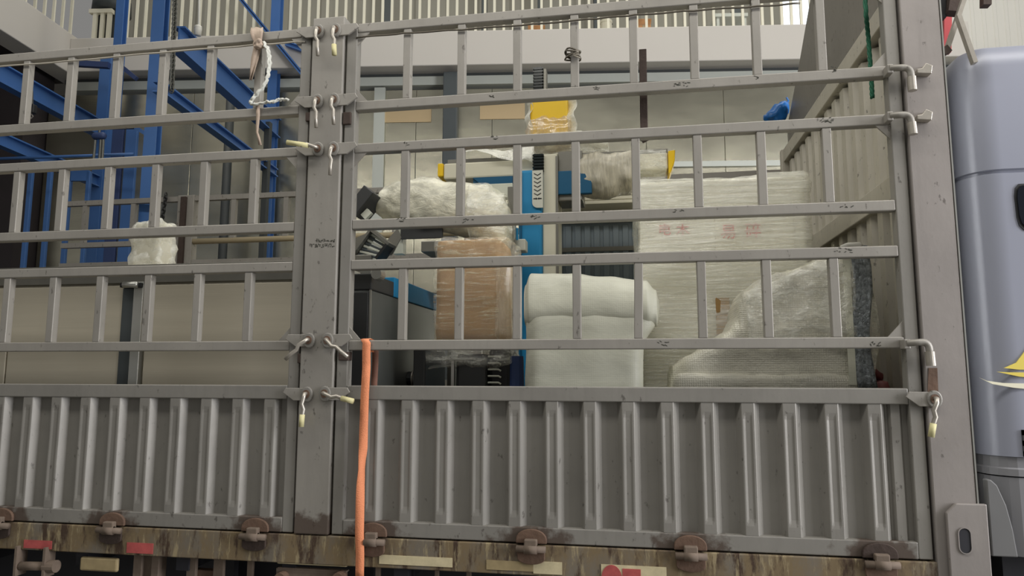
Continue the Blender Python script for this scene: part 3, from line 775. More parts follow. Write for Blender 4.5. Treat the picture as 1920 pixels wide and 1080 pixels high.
def glyph_E(x, y0, y1):
    p = at(x, y0, .009); q = at(x, y1, .009); h = (p.z-q.z); w = h*.5; t = h*.2
    b = MB(); b.box(p.x, p.x+t, .005, .0105, q.z, p.z)
    for z in (q.z, (p.z+q.z)/2-t/2, p.z-t): b.box(p.x, p.x+w, .005, .0105, z, z+t)
    part('cab_letter', b, 'black', CB)
glyph_E(1915, 806, 856)
part('cab_underside', MB().box(1.35, 3.3, .12, 2.5, .55, 1.04), 'chassis', CB)
def wheel(x, y, r=.5, w=.28):
    prof = [(r*.55, 0), (r*.93, 0), (r, .04), (r, w-.04), (r*.93, w), (r*.55, w)]
    rings = [[(x+q*math.cos(2*pi*k/40), y+d, r+q*math.sin(2*pi*k/40)) for k in range(40)] for q, d in prof]
    o = part('wheel', MB().rings(rings), 'chassis', T, smooth=False)
    rim = [(r*.54, .02), (r*.5, .06), (r*.2, .07), (r*.16, .01), (.001, .01)]
    part('rim', MB().rings([[(x+q*math.cos(2*pi*k/32), y+d, r+q*math.sin(2*pi*k/32)) for k in range(32)] for q, d in rim]), 'dirtysteel', o)
for wx in (2.25, -3.9):
    for wy in (.06, 2.3): wheel(wx, wy)
# struts and posts above the cab
SX = tag(bpy.data.objects.new('cab_rack', None), 'bare steel struts and red post behind the cab roof'); COL.objects.link(SX)
SX.location = (1.3, .2, 3.0); SX.parent = T; SX.matrix_parent_inverse = Matrix.Translation(-T.location)
part('strut', MB().bar(at(1773, 99, .02), at(1815, -25, .02), .016, .026, (0,1,0)), 'steel', SX)
part('strut', MB().bar(at(1827, 119, -.02), at(1796, 30, -.02), .016, .026, (0,1,0)), 'steel', SX)
part('strut_foot', MB().bar(at(1766, 100, .015), at(1778, 92, .015), .03, .03), 'rustdark', SX)
part('red_post', MB().bar(at(1774, 100, .25), at(1776, -30, .25), .03, .03), 'redpaint', SX)
part('dark_rod', MB().bar(at(1764, 36, .12), at(1762, -30, .12), .03, .03), 'black', SX)
part('clamp', MB().bar(at(1786, 26, .1), at(1792, -20, .1), .05, .05), 'rustdark', SX)
part('clamp', MB().bar(at(1848, 12, .1), at(1848, -20, .1), .035, .03), 'rustdark', SX)

# stencil marks on the posts (worn, unreadable rows of dark strokes)
rs = random.Random(3)
def strokes(x0, x1, y, h, n):
    b = MB()
    for i in range(n):
        x = x0+(x1-x0)*i/(n-1)
        for j in range(3):
            p = at(x+rs.uniform(-2, 2), y+rs.uniform(-h, h)*.45, -.015); l = rs.uniform(.004, .009); th = rs.uniform(.0015, .003)
            if rs.random() < .5: b.box(p.x, p.x+l, -.0152, -.0142, p.z, p.z+th)
            else: b.box(p.x, p.x+th, -.0152, -.0142, p.z, p.z+l)
    part('stencil_mark', b, 'blackink', CP)
strokes(582, 623, 461, 7, 12); strokes(592, 628, 452, 6, 9)

def scuff(x, y, w, h, n):
    b = MB()
    for i in range(n):
        p = at(x+rs.uniform(-w, w), y+rs.uniform(-h, h), -.0005); q = p+Vector((rs.uniform(-.014, .014), 0, rs.uniform(-.006, .006)))
        if (q-p).length > .003: b.bar(p, q, .0012, rs.uniform(.0015, .0035), (0, 0, 1) if abs(q.x-p.x) > .004 else (1, 0, 0))
    part('scuff_mark', b, 'blackink', GR)
for a_ in ((922, 181, 4, 2, 6), (1118, 166, 5, 4, 9), (1277, 158, 14, 4, 14), (1565, 131, 4, 6, 9), (1550, 226, 10, 5, 14), (1420, 146, 5, 3, 6), (880, 413, 10, 3, 8), (753, 413, 5, 4, 7), (1002, 408, 8, 3, 9), (1270, 395, 8, 3, 5), (1585, 387, 12, 3, 7), (1580, 469, 14, 4, 12), (1640, 645, 12, 4, 9), (760, 270, 4, 3, 5), (928, 258, 5, 3, 6), (1240, 645, 10, 4, 6)):
    scuff(*a_)

# ================================================================== CARGO
def rblock(x0, x1, y0, y1, z0, z1, r, n=14, amp=.0, fr=6, seed=0, dir_=None):
    """rounded, slightly crumpled block"""
    c = Vector(((x0+x1)/2, (y0+y1)/2, (z0+z1)/2)); h = Vector(((x1-x0)/2, (y1-y0)/2, (z1-z0)/2))
    vs = {}; b = MB(); V = []; Fc = []
    def vid(i, j, k):
        key = (i, j, k)
        if key not in vs:
            p = Vector(((2*i/n-1)*h.x, (2*j/n-1)*h.y, (2*k/n-1)*h.z))
            q = Vector([max(-(h[a]-r), min(h[a]-r, p[a])) for a in range(3)]); d = p-q
            if d.length > 1e-6: d.normalize()
            else: d = Vector((0,0,0))
            o = q+d*r
            w = c+o
            if amp:
                nn = mnoise.noise(Vector((w.x*fr, w.y*fr, w.z*fr+seed)))+.5*mnoise.noise(Vector((w.x*fr*2.3, w.y*fr*2.3, w.z*fr*2.3+seed)))
                w = w+d*nn*amp
            vs[key] = len(V); V.append(w)
        return vs[key]
    for a in range(n):
        for e in range(n):
            for s in (0, n):
                Fc.append((vid(s,a,e), vid(s,a+1,e), vid(s,a+1,e+1), vid(s,a,e+1)))
                Fc.append((vid(a,s,e), vid(a+1,s,e), vid(a+1,s,e+1), vid(a,s,e+1)))
                Fc.append((vid(a,e,s), vid(a+1,e,s), vid(a+1,e+1,s), vid(a,e+1,s)))
    return b.add(V, Fc)
def loft(st, n=48, ex=3.2, amp=.01, fr=8, sub=6, seed=0, flat=None):
    """st: stations (x, yc, zc, hy, hz) along X, smooth superellipse rings, crumpled"""
    rows = []
    m_ = len(st); tot = (m_-1)*sub
    for i in range(tot+1):
        a = i/sub; k = min(int(a), m_-2); t = a-k; t2 = t*t*(3-2*t)
        s = [st[k][q]*(1-t if q == 0 else 1-t2)+st[k+1][q]*(t if q == 0 else t2) for q in range(5)]
        ring = []
        for j in range(n):
            th = 2*pi*j/n; c, sn = math.cos(th), math.sin(th)
            y = math.copysign(abs(c)**(2/ex), c)*s[3]; z = math.copysign(abs(sn)**(2/ex), sn)*s[4]
            p = Vector((s[0], s[1]+y, s[2]+z)); d = Vector((0, y, z))
            if d.length > 1e-6: d.normalize()
            q = p*fr
            nn = mnoise.noise(Vector((q.x, q.y, q.z+seed)))+.6*mnoise.noise(Vector((q.x*2.4, q.y*2.4, q.z*2.4+seed)))
            ring.append(p+d*nn*amp)
        rows.append(ring)
    return MB().rings(rows)

# aluminium cabinet behind the left gate
AC = thing('metal_cabinet', 'long champagne aluminium machine cabinet behind the left gate', 'cabinet', (-2.6, 1.0, 1.05))
part('body', MB().box(-4.4, -1.5, .37, 1.7, 1.05, 2.262), 'champagne', AC, bevel=.006)
xs = [-4.36, -3.52, -2.634, -2.49, -1.52]
for a, b_ in ((-4.36, -3.30), (-3.29, -2.62), (-2.48, -1.52)):
    part('panel', MB().box(a, b_, .352, .3695, 1.08, 2.155), 'champagne', AC, bevel=.004)
part('top_rim', MB().box(-4.4, -1.5, .345, .3695, 2.165, 2.262), 'dullsteel', AC, bevel=.003)
part('profile', MB().box(-2.545, -2.492, .33, .3695, 1.06, 2.17), 'profile', AC, bevel=.004)
part('profile', MB().box(-2.62, -2.548, .345, .3695, 1.06, 2.14), 'darkpost', AC, bevel=.004)
p = at(228, 535, .33); q = at(268, 535, .33)
part('clamp_bar', MB().bar(p, q, .03, .026), 'black', AC, bevel=.004)
part('clamp_tube', MB().tube([at(232, 534, .31), at(258, 534, .31)], .016, 12), 'profile', AC, smooth=True)
# small wrapped block on the cabinet
WB = thing('wrapped_block', 'small cream block in crinkled film on top of the aluminium cabinet', 'package', (-2.70, .67, 2.262))
part('block', rblock(-2.79, -2.615, .6, .73, 2.263, 2.55, .03, 12, .014, 9), 'whitebox', WB, smooth=True)
part('film', rblock(-2.80, -2.605, .592, .745, 2.264, 2.562, .03, 18, .022, 14, 4), 'film_soft', WB, smooth=True)
# grey cabinet behind the centre post
GC = thing('control_cabinet', 'slate grey control cabinet with blue top edge behind the orange strap', 'cabinet', (-1.45, .85, 1.05))
part('body', MB().box(-1.48, -1.242, .30, 1.42, 1.05, 2.10), 'cabinet', GC, bevel=.006)
part('front_door', MB().box(-1.47, -1.25, .288, .2995, 1.08, 2.09), 'cabinet_dark', GC, bevel=.004)
part('top_cover', MB().box(-1.485, -1.238, .295, .62, 2.10, 2.18), 'cabinet_dark', GC, bevel=.006)
part('blue_edge', MB().box(-1.485, -1.236, .62, 1.43, 2.10, 2.205), 'cyan', GC, bevel=.004)
part('corner_edge', MB().box(-1.246, -1.238, .292, .302, 1.06, 2.10), 'profile', GC)
p = at(715, 517, .32); part('round_gauge', MB().tube([(p.x, .30, p.z), (p.x, .25, p.z)], [.03, .026], 18), 'profile', GC)
p = at_n(766, 710, Vector((-1.24, 0, 0)), Vector((1, 0, 0)))
for k in range(5):
    t = Vector((.03+.012*k, .0, 0))
    part('spring_coil', MB().tube([p+t+Vector((0, .045*math.cos(a*pi/8), .045*math.sin(a*pi/8))) for a in range(17)], .005, 6), 'steel', GC, smooth=True)
part('stub', MB().tube([p, p+Vector((.05, 0, 0))], .04, 14), 'black', GC)
# cardboard box in film
KB = thing('wrapped_carton', 'brown cardboard carton tightly wound in shiny clear film', 'package', (-.8, .8, 1.85))
part('carton', rblock(-1.015, -.665, .62, .98, 1.855, 2.40, .025, 10, .004, 8), 'cardboard', KB, smooth=True)
part('film', rblock(-1.022, -.615, .605, .99, 1.85, 2.408, .03, 26, .012, 14, 2), 'film_box', KB, smooth=True)
part('film_fold', rblock(-.70, -.608, .60, .93, 1.86, 2.30, .045, 18, .010, 6, 5), 'film_edge', KB, smooth=True)
# motor unit under it
MU = thing('motor_unit', 'dark motor unit with finned cover under the wrapped carton', 'motor', (-.8, .85, 1.05))
part('base_block', MB().box(-1.05, -.60, .64, 1.05, 1.05, 1.62), 'black', MU, bevel=.02)
part('side_plate', MB().box(-1.12, -1.055, .60, 1.0, 1.05, 1.83), 'cabinet_dark', MU, bevel=.008)
part('post', MB().box(-.915, -.90, .59, .61, 1.05, 1.84), 'profile', MU)
part('terminal_box', MB().box(-.90, -.74, .62, .8, 1.62, 1.80), 'cabinet_dark', MU, bevel=.02)
part('fin_cover', MB().box(-.735, -.62, .66, .84, 1.62, 1.83), 'black', MU, bevel=.02)
for k in range(5): part('fin', MB().tube([(-.735, .645, 1.655+.033*k), (-.68, .64, 1.655+.033*k), (-.668, .645, 1.648+.033*k)], .005, 6), 'slat', MU)
part('blue_cap', MB().tube([(-.60, .7, 1.60), (-.60, .7, 1.79)], [.045, .04], 14), 'bluedark', MU)
part('film', rblock(-1.08, -.615, .60, .92, 1.735, 1.85, .03, 16, .02, 16, 7), 'film_clear', MU, smooth=True)
# white foam wrapped machine
FM = thing('foam_package', 'large white package rolled in soft foam sheet at the middle of the gate', 'package', (-.2, .6, 1.05))
def foam():
    b = rblock(-.495, .045, .30, .85, 1.05, 2.16, .07, 28, .008, 4, 1)
    out = []
    for (x, y, z) in b.v:
        k = max(0, (z-1.9)/.26)
        z2 = z-(.055*max(0, (x+.28)/.3))*k
        z2 += .02*mnoise.noise(Vector((x*6, y*4, 0)))*k
        if z > 1.86 and x > -.05: x += .05*min(1, (x+.05)/.08)*(1 if z > 1.9 else .5)
        out.append((x, y-.02*math.sin((z-1.05)*3), z2))
    b.v = out; return b
part('wrap', foam(), 'foam', FM, smooth=True)
part('wrap_fold', loft([(-.498, .44, 2.02, .13, .10), (-.47, .43, 2.04, .15, .135), (-.3, .43, 2.05, .155, .12), (-.1, .43, 2.035, .155, .115), (.06, .43, 2.02, .15, .11), (.105, .43, 2.0, .12, .085), (.12, .43, 2.0, .05, .04)], 44, 3.2, .008, 6, 8, 3), 'foam', FM, smooth=True)
# big white crate in stretch film with red marks
PC = thing('film_wrapped_crate', 'tall white crate in horizontal stretch film with red brush marks', 'crate', (.47, 1.4, 1.05))
part('crate', MB().box(.045, .905, .93, 1.9, 1.05, 2.74), 'whitebox', PC, bevel=.012)
part('carton_sheet', MB().box(.44, .84, .921, .9295, 2.30, 2.60), 'cream', PC, bevel=.002)
part('wooden_batten', MB().box(.43, .50, .905, .9205, 1.1, 2.1), 'cardboard', PC, bevel=.002)
def pfilm():
    b = rblock(.022, .928, .895, 1.925, 1.06, 2.762, .04, 30, .022, 5, 9)
    return b
part('film', pfilm(), 'film_pallet', PC, smooth=True)
part('film_bulge', loft([(.00, .90, 2.04, .05, .10), (.05, .88, 2.05, .06, .11), (.09, .90, 2.04, .04, .09), (.11, .92, 2.03, .01, .03)], 30, 2.2, .01, 8, 5, 2), 'film_soft', PC, smooth=True)
# red brush characters on the crate
def chars(txt, x, y, size, Y=.9185):
    p = at(x, y, Y); cu = bpy.data.curves.new('brush_mark', 'FONT'); cu.body = txt; cu.size = size; cu.align_x = 'CENTER'; cu.align_y = 'CENTER'; cu.extrude = .0008
    o = bpy.data.objects.new('tmp', cu); COL.objects.link(o)
    dg = bpy.context.evaluated_depsgraph_get(); me = bpy.data.meshes.new_from_object(o.evaluated_get(dg)); bpy.data.objects.remove(o)
    me.materials.clear(); me.materials.append(M['redink'])
    me.transform(Matrix.Translation(p) @ Matrix.Rotation(pi/2, 4, 'X'))
    link('brush_mark', me, PC)
chars('电', 1246, 432, .072, .925); chars('木', 1280, 432, .072, .925); chars('易', 1366, 436, .085); chars('碎', 1412, 434, .085)
# wrapped bundle at the front, by the headboard
RB = thing('bubble_wrapped_bundle', 'sloping bundle in bubble wrap and film leaning by the headboard', 'package', (.62, .6, 1.05))
def hump():
    prof = [(.165, 1.70), (.18, 1.745), (.25, 1.785), (.34, 1.835), (.43, 1.90), (.465, 1.955), (.478, 2.03), (.50, 2.075), (.575, 2.13), (.68, 2.165), (.80, 2.205), (.90, 2.25), (.95, 2.255)]
    st = []
    for x, zt_ in prof:
        zb_ = 1.05; hy = .24 if x > .2 else .20
        st.append((x, .60, (zt_+zb_)/2, hy, (zt_-zb_)/2))
    return loft(st, 64, 7, .013, 7, 4, 5)
part('bubble_wrap', hump(), 'bubble', RB, smooth=True)
part('film', loft([(.50, .58, 1.93, .255, .14), (.58, .58, 1.96, .262, .165), (.75, .58, 1.99, .265, .20), (.90, .58, 2.02, .262, .225), (.95, .58, 2.03, .25, .225)], 56, 5, .03, 9, 8, 11), 'film_clear', RB, smooth=True)
part('lower_wrap', rblock(.17, .96, .335, .80, 1.05, 1.70, .03, 24, .010, 8, 6), 'bubble', RB, smooth=True)
part('foil_strip', MB().grid([[(.935+.085*i/8+.055*(1-j/20)*0+.012*math.sin(j*.35), .335+.004*mnoise.noise(Vector((i*.9, j*.9, 1)))*2+.03*(i/8), 2.262-.62*j/20) for i in range(9)] for j in range(21)]), 'foil', RB, smooth=True, solid=.004)
part('foil_side', MB().grid([[(.905+.03*i/3, .332, 2.255-.6*j/10) for i in range(4)] for j in range(11)]), 'foam', RB, solid=.004)
part('white_tube', MB().tube([at(1578, 465, .3), at(1590, 460, .3), at(1612, 459, .3), at(1615, 463, .3)], .012, 8), 'white', RB, smooth=True)
fl = [(1.02, .36, 2.15), (1.03, .38, 2.02), (1.03, .40, 1.88), (1.02, .40, 1.68)]
fo = [(1.035, .42, 2.10), (1.09, .50, 1.98), (1.11, .52, 1.88), (1.06, .52, 1.68)]
part('film_flap', MB().grid([[tuple(Vector(a_).lerp(Vector(b_), k/6)+Vector((0, .02*math.sin(k*1.3), 0))) for k in range(7)] for a_, b_ in zip(fl, fo)]), 'film_clear', RB, smooth=True, solid=.001)
# red and yellow sacks low by the headboard
sk = thing('red_bag', 'dim red plastic bag low in the corner by the front post', 'bag', (1.09, .62, 1.05))
part('bag', rblock(1.03, 1.14, .5, .8, 1.05, 1.68, .05, 14, .03, 9, 3), 'redbag', sk, smooth=True)
part('bag_mouth', loft([(1.04, .6, 1.69, .03, .02), (1.08, .6, 1.71, .05, .03), (1.12, .6, 1.69, .03, .02)], 16, 2, .01, 20, 4), 'redbag', sk, smooth=True)

# robot machine: blue / cream column and crossing beam
RM = thing('gantry_machine', 'blue and cream machine column with a cream cross beam and yellow end caps', 'machine', (-.55, 1.6, 1.05))
Y0 = 1.5
def X(px, py, Y=Y0): return at(px, py, Y).x
def Z(px, py, Y=Y0): return at(px, py, Y).z
part('cream_column', MB().box(X(1018, 400), X(1046, 400), Y0-.02, 1.75, 1.05, Z(1030, 290)), 'cream', RM, bevel=.01)
part('column_edge', MB().box(X(1043, 400), X(1047.5, 400), Y0-.028, Y0-.018, 1.05, Z(1045, 295)), 'dullsteel', RM)
part('blue_column', MB().box(X(974, 400), X(1018, 400), Y0-.05, 1.7, 1.05, Z(990, 322)), 'cyan', RM, bevel=.02)
part('blue_column_lip', MB().box(X(978, 400), X(981, 400), Y0-.062, Y0-.049, 1.05, Z(990, 326)), 'teal', RM)
# chevron label plate
xa, xb = X(998, 350, Y0-.06), X(1018, 350, Y0-.06); zt_, zb_ = Z(1000, 320, Y0-.06), Z(1000, 390, Y0-.06)
lp = [(xa, zt_), (xb, zt_), (xb, zb_)] + [(xa+.035-.035*math.sin(pi/2*k/6), zb_+.035-.035*math.cos(pi/2*k/6)) for k in range(7)]
part('chevron_plate', MB().prism(lp, Y0-.064, Y0-.052), 'label_grey', RM)
for k in range(6):
    z = zt_-.02-k*.026; xm = (xa+xb)/2; b = MB()
    b.bar((xa+.012, Y0-.0655, z), (xm, Y0-.0655, z-.013), .003, .004); b.bar((xm, Y0-.0655, z-.013), (xb-.012, Y0-.0655, z), .003, .004)
    part('chevron_mark', b, 'black', RM)
z = zt_-.185
for s in (0, 1):
    x = xa+.008 if s == 0 else xb-.008; d = 1 if s == 0 else -1
    part('arrow_mark', MB().prism([(x, z+.003), (x+d*.016, z+.003), (x+d*.016, z+.008), (x+d*.026, z), (x+d*.016, z-.008), (x+d*.016, z-.003), (x, z-.003)], Y0-.0665, Y0-.0645), 'black', RM)
# cable chain
for (zc0, zc1, yc, nk) in ((Z(1008, 322, 1.46), Z(1008, 288, 1.46), 1.455, 6), (Z(1008, 250, 1.85), Z(1008, 125, 1.85), 1.85, 22)):
    xk = X(1009, 300 if nk == 6 else 150, yc); h = (zc1-zc0)/nk
    for k in range(nk):
        z = zc0+h*k
        part('chain_link', MB().box(xk-.030, xk+.030, yc, yc+.065, z+.002, z+h-.003).box(xk-.036, xk-.0295, yc-.005, yc+.07, z+.004, z+h-.008).box(xk+.0295, xk+.036, yc-.005, yc+.07, z+.004, z+h-.008), 'black_gloss', RM)
part('chain_side', MB().box(xk+.038, xk+.056, 1.86, 1.95, Z(1010, 245, 1.85), zc1-.015), 'dullsteel', RM)
# cross beam
bx0, bx1 = X(830, 318), X(1253, 305)
part('cross_beam', MB().box(bx0, bx1, 1.52, 1.70, 2.985, 3.095), 'cream', RM, bevel=.012)
part('beam_top_rail', MB().box(bx0+.02, bx1, 1.54, 1.66, 3.095, 3.125), 'dullsteel', RM, bevel=.004)
part('beam_under', MB().box(X(885, 340), X(1100, 340), 1.53, 1.68, 2.89, 2.985), 'teal', RM, bevel=.006)
part('beam_under_slope', MB().prism([(X(885, 330), 2.985), (X(918, 345), 2.89), (X(960, 345), 2.89), (X(960, 330), 2.985)], 1.515, 1.53), 'teal', RM)
part('end_cap', MB().box(X(819, 318), bx0-.001, 1.515, 1.70, Z(820, 330), Z(820, 305)), 'yellow', RM, bevel=.008)
part('end_cap', MB().prism([(bx1+.001, 3.10), (bx1+.045, 3.105), (bx1+.04, 3.03), (bx1+.012, 2.955), (bx1+.001, 2.955)], 1.51, 1.70), 'yellow', RM, bevel=.006)
part('carriage', MB().box(X(1046, 300), X(1092, 300), 1.50, 1.72, 2.80, 3.13), 'dullsteel', RM, bevel=.008)
part('carriage_blue', MB().box(X(1046, 340), X(1110, 340), 1.48, 1.52, Z(1050, 366), Z(1050, 322)), 'teal', RM, bevel=.006)
part('beam_film', loft([(X(1082, 330), 1.6, 3.0, .11, .10), (X(1092, 330), 1.6, 2.985, .13, .135), (X(1130, 330), 1.6, 2.975, .14, .145), (X(1180, 330), 1.6, 2.99, .135, .13), (X(1198, 330), 1.6, 3.01, .12, .10)], 44, 2.8, .022, 9, 7, 3), 'hairwrap', RM, smooth=True)
part('beam_film', loft([(X(1195, 305), 1.61, 3.045, .11, .078), (X(1225, 305), 1.61, 3.045, .108, .076), (X(1250, 305), 1.61, 3.045, .105, .074)], 36, 5, .006, 12, 6), 'film_clear', RM, smooth=True)
part('draped_film', MB().grid([[(X(868, 290)+(X(1002, 290)-X(868, 290))*i/24, 1.50-.004*j+.01*math.sin(i*.7+j*.5), 3.175+.02*math.sin(i*.33)+.02*mnoise.noise(Vector((i*.3, j*.3, 2)))-(.004+.016*(i/24)**2)*j-.01*(1-i/24)) for i in range(25)] for j in range(8)]), 'film_soft', RM, smooth=True, solid=.001)
part('draped_film', loft([(X(1000, 280), 1.58, 3.19, .10, .03), (X(1040, 275), 1.58, 3.215, .12, .06), (X(1090, 275), 1.58, 3.215, .12, .055), (X(1140, 282), 1.58, 3.17, .08, .02)], 30, 2.4, .025, 9, 7, 8), 'film_soft', RM, smooth=True)
# yellow head
part('yellow_head', MB().box(X(993, 210), X(1064, 210), 1.52, 1.78, Z(1030, 252), Z(1030, 176)), 'yellow', RM, bevel=.012)
part('head_film', rblock(X(988, 210), X(1070, 210), 1.49, 1.82, Z(1030, 256), Z(1030, 219), .03, 18, .035, 14, 3), 'film_edge', RM, smooth=True)
for (a_, b_) in ((985, 996), (1061, 1079)):
    part('head_film', MB().grid([[(X(a_+(b_-a_)*i/5+3*math.sin(j*.8), 210), 1.55-.01*i+.02*math.sin(j*.7), Z(1030, 186+62*j/12)) for i in range(6)] for j in range(13)]), 'film_soft', RM, smooth=True, solid=.001)
# crinkled bundle left of the machine
CBn = thing('film_bundle', 'crinkled clear film bundle lying above the wrapped carton', 'package', (-1.1, 1.1, 2.50))
def Q(x, y): return at(x, y, 1.0)
def bundle():
    top = [(697, 372), (715, 345), (745, 330), (790, 326), (850, 335), (900, 342), (935, 358), (950, 385), (954, 415)]
    bot = [(700, 395), (715, 408), (745, 415), (790, 425), (850, 432), (900, 445), (935, 470), (950, 462), (954, 440)]
    st = []
    for (a_, b_) in zip(top, bot):
        p = Q(*a_); q = Q(*b_); st.append((p.x, 1.12, (p.z+q.z)/2, .03+.15*math.sqrt(max(.02, (p.z-q.z)/.4)), (p.z-q.z)/2))
    return loft(st, 56, 2.3, .020, 7, 6, 4)
part('bundle', bundle(), 'clearwrap', CBn, smooth=True)
part('film', loft([(Q(880, 380).x, 1.02, Q(880, 395).z, .10, .16), (Q(915, 380).x, 1.02, Q(915, 400).z, .12, .18), (Q(945, 380).x, 1.03, Q(945, 410).z, .11, .14), (Q(962, 380).x, 1.04, Q(962, 430).z, .05, .05)], 40, 2.6, .03, 8, 8, 6), 'film_clear', CBn, smooth=True)
part('end_plate', MB().bar(at(668, 405, .95), at(703, 362, .95), .075, .2, (0,1,0)), 'cabinet_dark', CBn, bevel=.004)
part('end_lug', MB().bar(at(682, 408, .9), at(694, 396, .9), .04, .03, (0,1,0)), 'slat', CBn)
# support frame under the bundle
SF = thing('steel_support', 'dull steel support frame carrying the film bundle behind the carton', 'frame', (-1.0, 1.3, 1.05))
part('shelf', MB().box(-1.228, X(935, 460, 1.1), 1.05, 1.4, Z(800, 475, 1.1), Z(800, 455, 1.1)), 'dullsteel', SF, bevel=.004)
part('shelf_lip', MB().box(X(752, 440, 1.05), X(830, 440, 1.05), 1.04, 1.06, Z(800, 447, 1.05), Z(800, 428, 1.05)), 'cabinet_dark', SF)
part('post', MB().box(-1.10, -1.05, 1.2, 1.26, 1.05, Z(800, 472, 1.1)), 'dullsteel', SF, bevel=.003)
part('bracket', MB().box(X(742, 440, 1.1), X(760, 440, 1.1), 1.06, 1.12, Z(750, 478, 1.1), Z(750, 415, 1.1)), 'slat', SF, bevel=.003)
part('post', MB().box(X(953, 440, 1.15), X(967, 440, 1.15), 1.12, 1.17, 1.05, Z(960, 352, 1.15)), 'dullsteel', SF, bevel=.003)
part('arm', MB().box(X(900, 350, 1.3), X(962, 350, 1.3), 1.28, 1.36, Z(930, 372, 1.3), Z(930, 346, 1.3)), 'slat', SF, bevel=.003)
part('valve', MB().box(X(958, 460, 1.2), X(985, 460, 1.2), 1.2, 1.3, Z(970, 470, 1.2), Z(970, 448, 1.2)), 'label_grey', SF, bevel=.006)
part('valve_tag', MB().box(X(955, 440, 1.18), X(972, 440, 1.18), 1.17, 1.18, Z(970, 450, 1.18), Z(970, 428, 1.18)), 'cyan', SF)
# slatted conveyor end
SV = thing('slatted_conveyor', 'tilted conveyor end with pale steel slats behind the centre post', 'conveyor', (-1.40, .85, 2.181))
K = lambda x, y: at(x, y, .85)
p = K(664, 484); q = K(701, 434)
part('side_rail', MB().bar(p, q, .014, .12, (0,1,0)), 'dullsteel', SV)
part('side_rail', MB().bar(K(711, 488), K(733, 459), .016, .12, (0,1,0)), 'black', SV)
part('end_bar', MB().bar(K(699, 432), K(735, 461), .016, .12, (0,1,0)), 'dullsteel', SV)
for k in range(9):
    t = (k+.5)/9; a_ = K(701, 438).lerp(K(668, 486), t); b_ = K(731, 460).lerp(K(709, 490), t)
    part('slat', MB().bar(a_, b_, .0125, .05, (0,1,0)), 'slat' if k % 2 == 0 else 'darkpost', SV, bevel=.002)
part('cover_plate', MB().prism([(K(x, y).x, K(x, y).z) for x, y in ((662, 470), (664, 446), (698, 432), (692, 442))], .86, .875), 'dullsteel', SV)
part('frame_foot', MB().box(p.x+.02, p.x+.12, .80, .90, 2.181, p.z+.01), 'dullsteel', SV, bevel=.004)
part('corner_plate', MB().prism([(at(x, y, .9).x, at(x, y, .9).z) for x, y in ((735, 478), (752, 445), (745, 428), (728, 448), (700, 480))], .9, .91), 'dullsteel', SV)
# ribbed blue grey locker
RLk = thing('ribbed_locker', 'low blue-grey ribbed steel locker behind the machine column', 'locker', (-.25, 2.4, 1.05))
xl0, xl1 = X(1040, 450, 2.3), X(1200, 450, 2.3); zl = Z(1100, 418, 2.3)
part('body', MB().box(xl0, xl1, 2.31, 2.66, 1.05, zl), 'ribbed', RLk, bevel=.006)
part('top_edge', MB().box(xl0-.01, xl1+.01, 2.28, 2.66, zl, zl+.03), 'dullsteel', RLk)
part('mid_rail', MB().box(xl0, xl1, 2.285, 2.30, Z(1100, 472, 2.3), Z(1100, 464, 2.3)), 'dullsteel', RLk)
nrb = 9
for k in range(nrb):
    x = xl0+(xl1-xl0)*(k+.5)/nrb
    part('rib', MB().box(x-.022, x+.022, 2.296, 2.3095, 1.07, zl-.02), 'ribbed', RLk, bevel=.005)
# white boards behind the beam
WP = thing('white_boards', 'stack of white foam boards lying behind the machine column', 'boards', (-.1, 2.2, 2.9))
for k in range(3):
    z0 = Z(1110, 389, 2.2)+k*.028
    part('board', MB().box(X(1046, 380, 2.2)+.01*k, X(1200, 380, 2.2)-.02*k, 2.1, 2.64, z0+.002, z0+.027), 'rail_white', WP, bevel=.004)
# upright dark bar hooked on the gate
DB = thing('dark_bar', 'dark flat steel bar standing upright behind the second rail', 'bar', at(1207, 265, .06))
p = at(1205, 93, .075); q = at(1208, 264, .075)
part('bar', MB().bar(q, p, .032, .014, (0,1,0)), 'rustdark', DB, bevel=.002)
part('hook', MB().bar(q+Vector((-.01, 0, 0)), q+Vector((.03, 0, .02)), .015, .02), 'rustdark', DB)
# blue plastic bag tied on the far corner
p = at(1457, 209, 2.6)
BBg = thing('blue_bag', 'small blue plastic bag caught at the far headboard corner', 'bag', p-Vector((0,0,.08)))
part('bag', loft([(p.x-.10, 2.6, p.z-.05, .01, .01), (p.x-.06, 2.6, p.z-.035, .04, .04), (p.x+.0, 2.6, p.z-.015, .06, .07), (p.x+.05, 2.6, p.z+.01, .05, .075), (p.x+.085, 2.6, p.z+.03, .02, .05)], 20, 2, .03, 12, 5, 2), 'bluebag', BBg, smooth=True)
part('tie', MB().tube([p+Vector((.07, 0, .04)), p+Vector((.09, .02, .09)), p+Vector((.085, .04, .12))], .008, 6), 'bluebag', BBg)

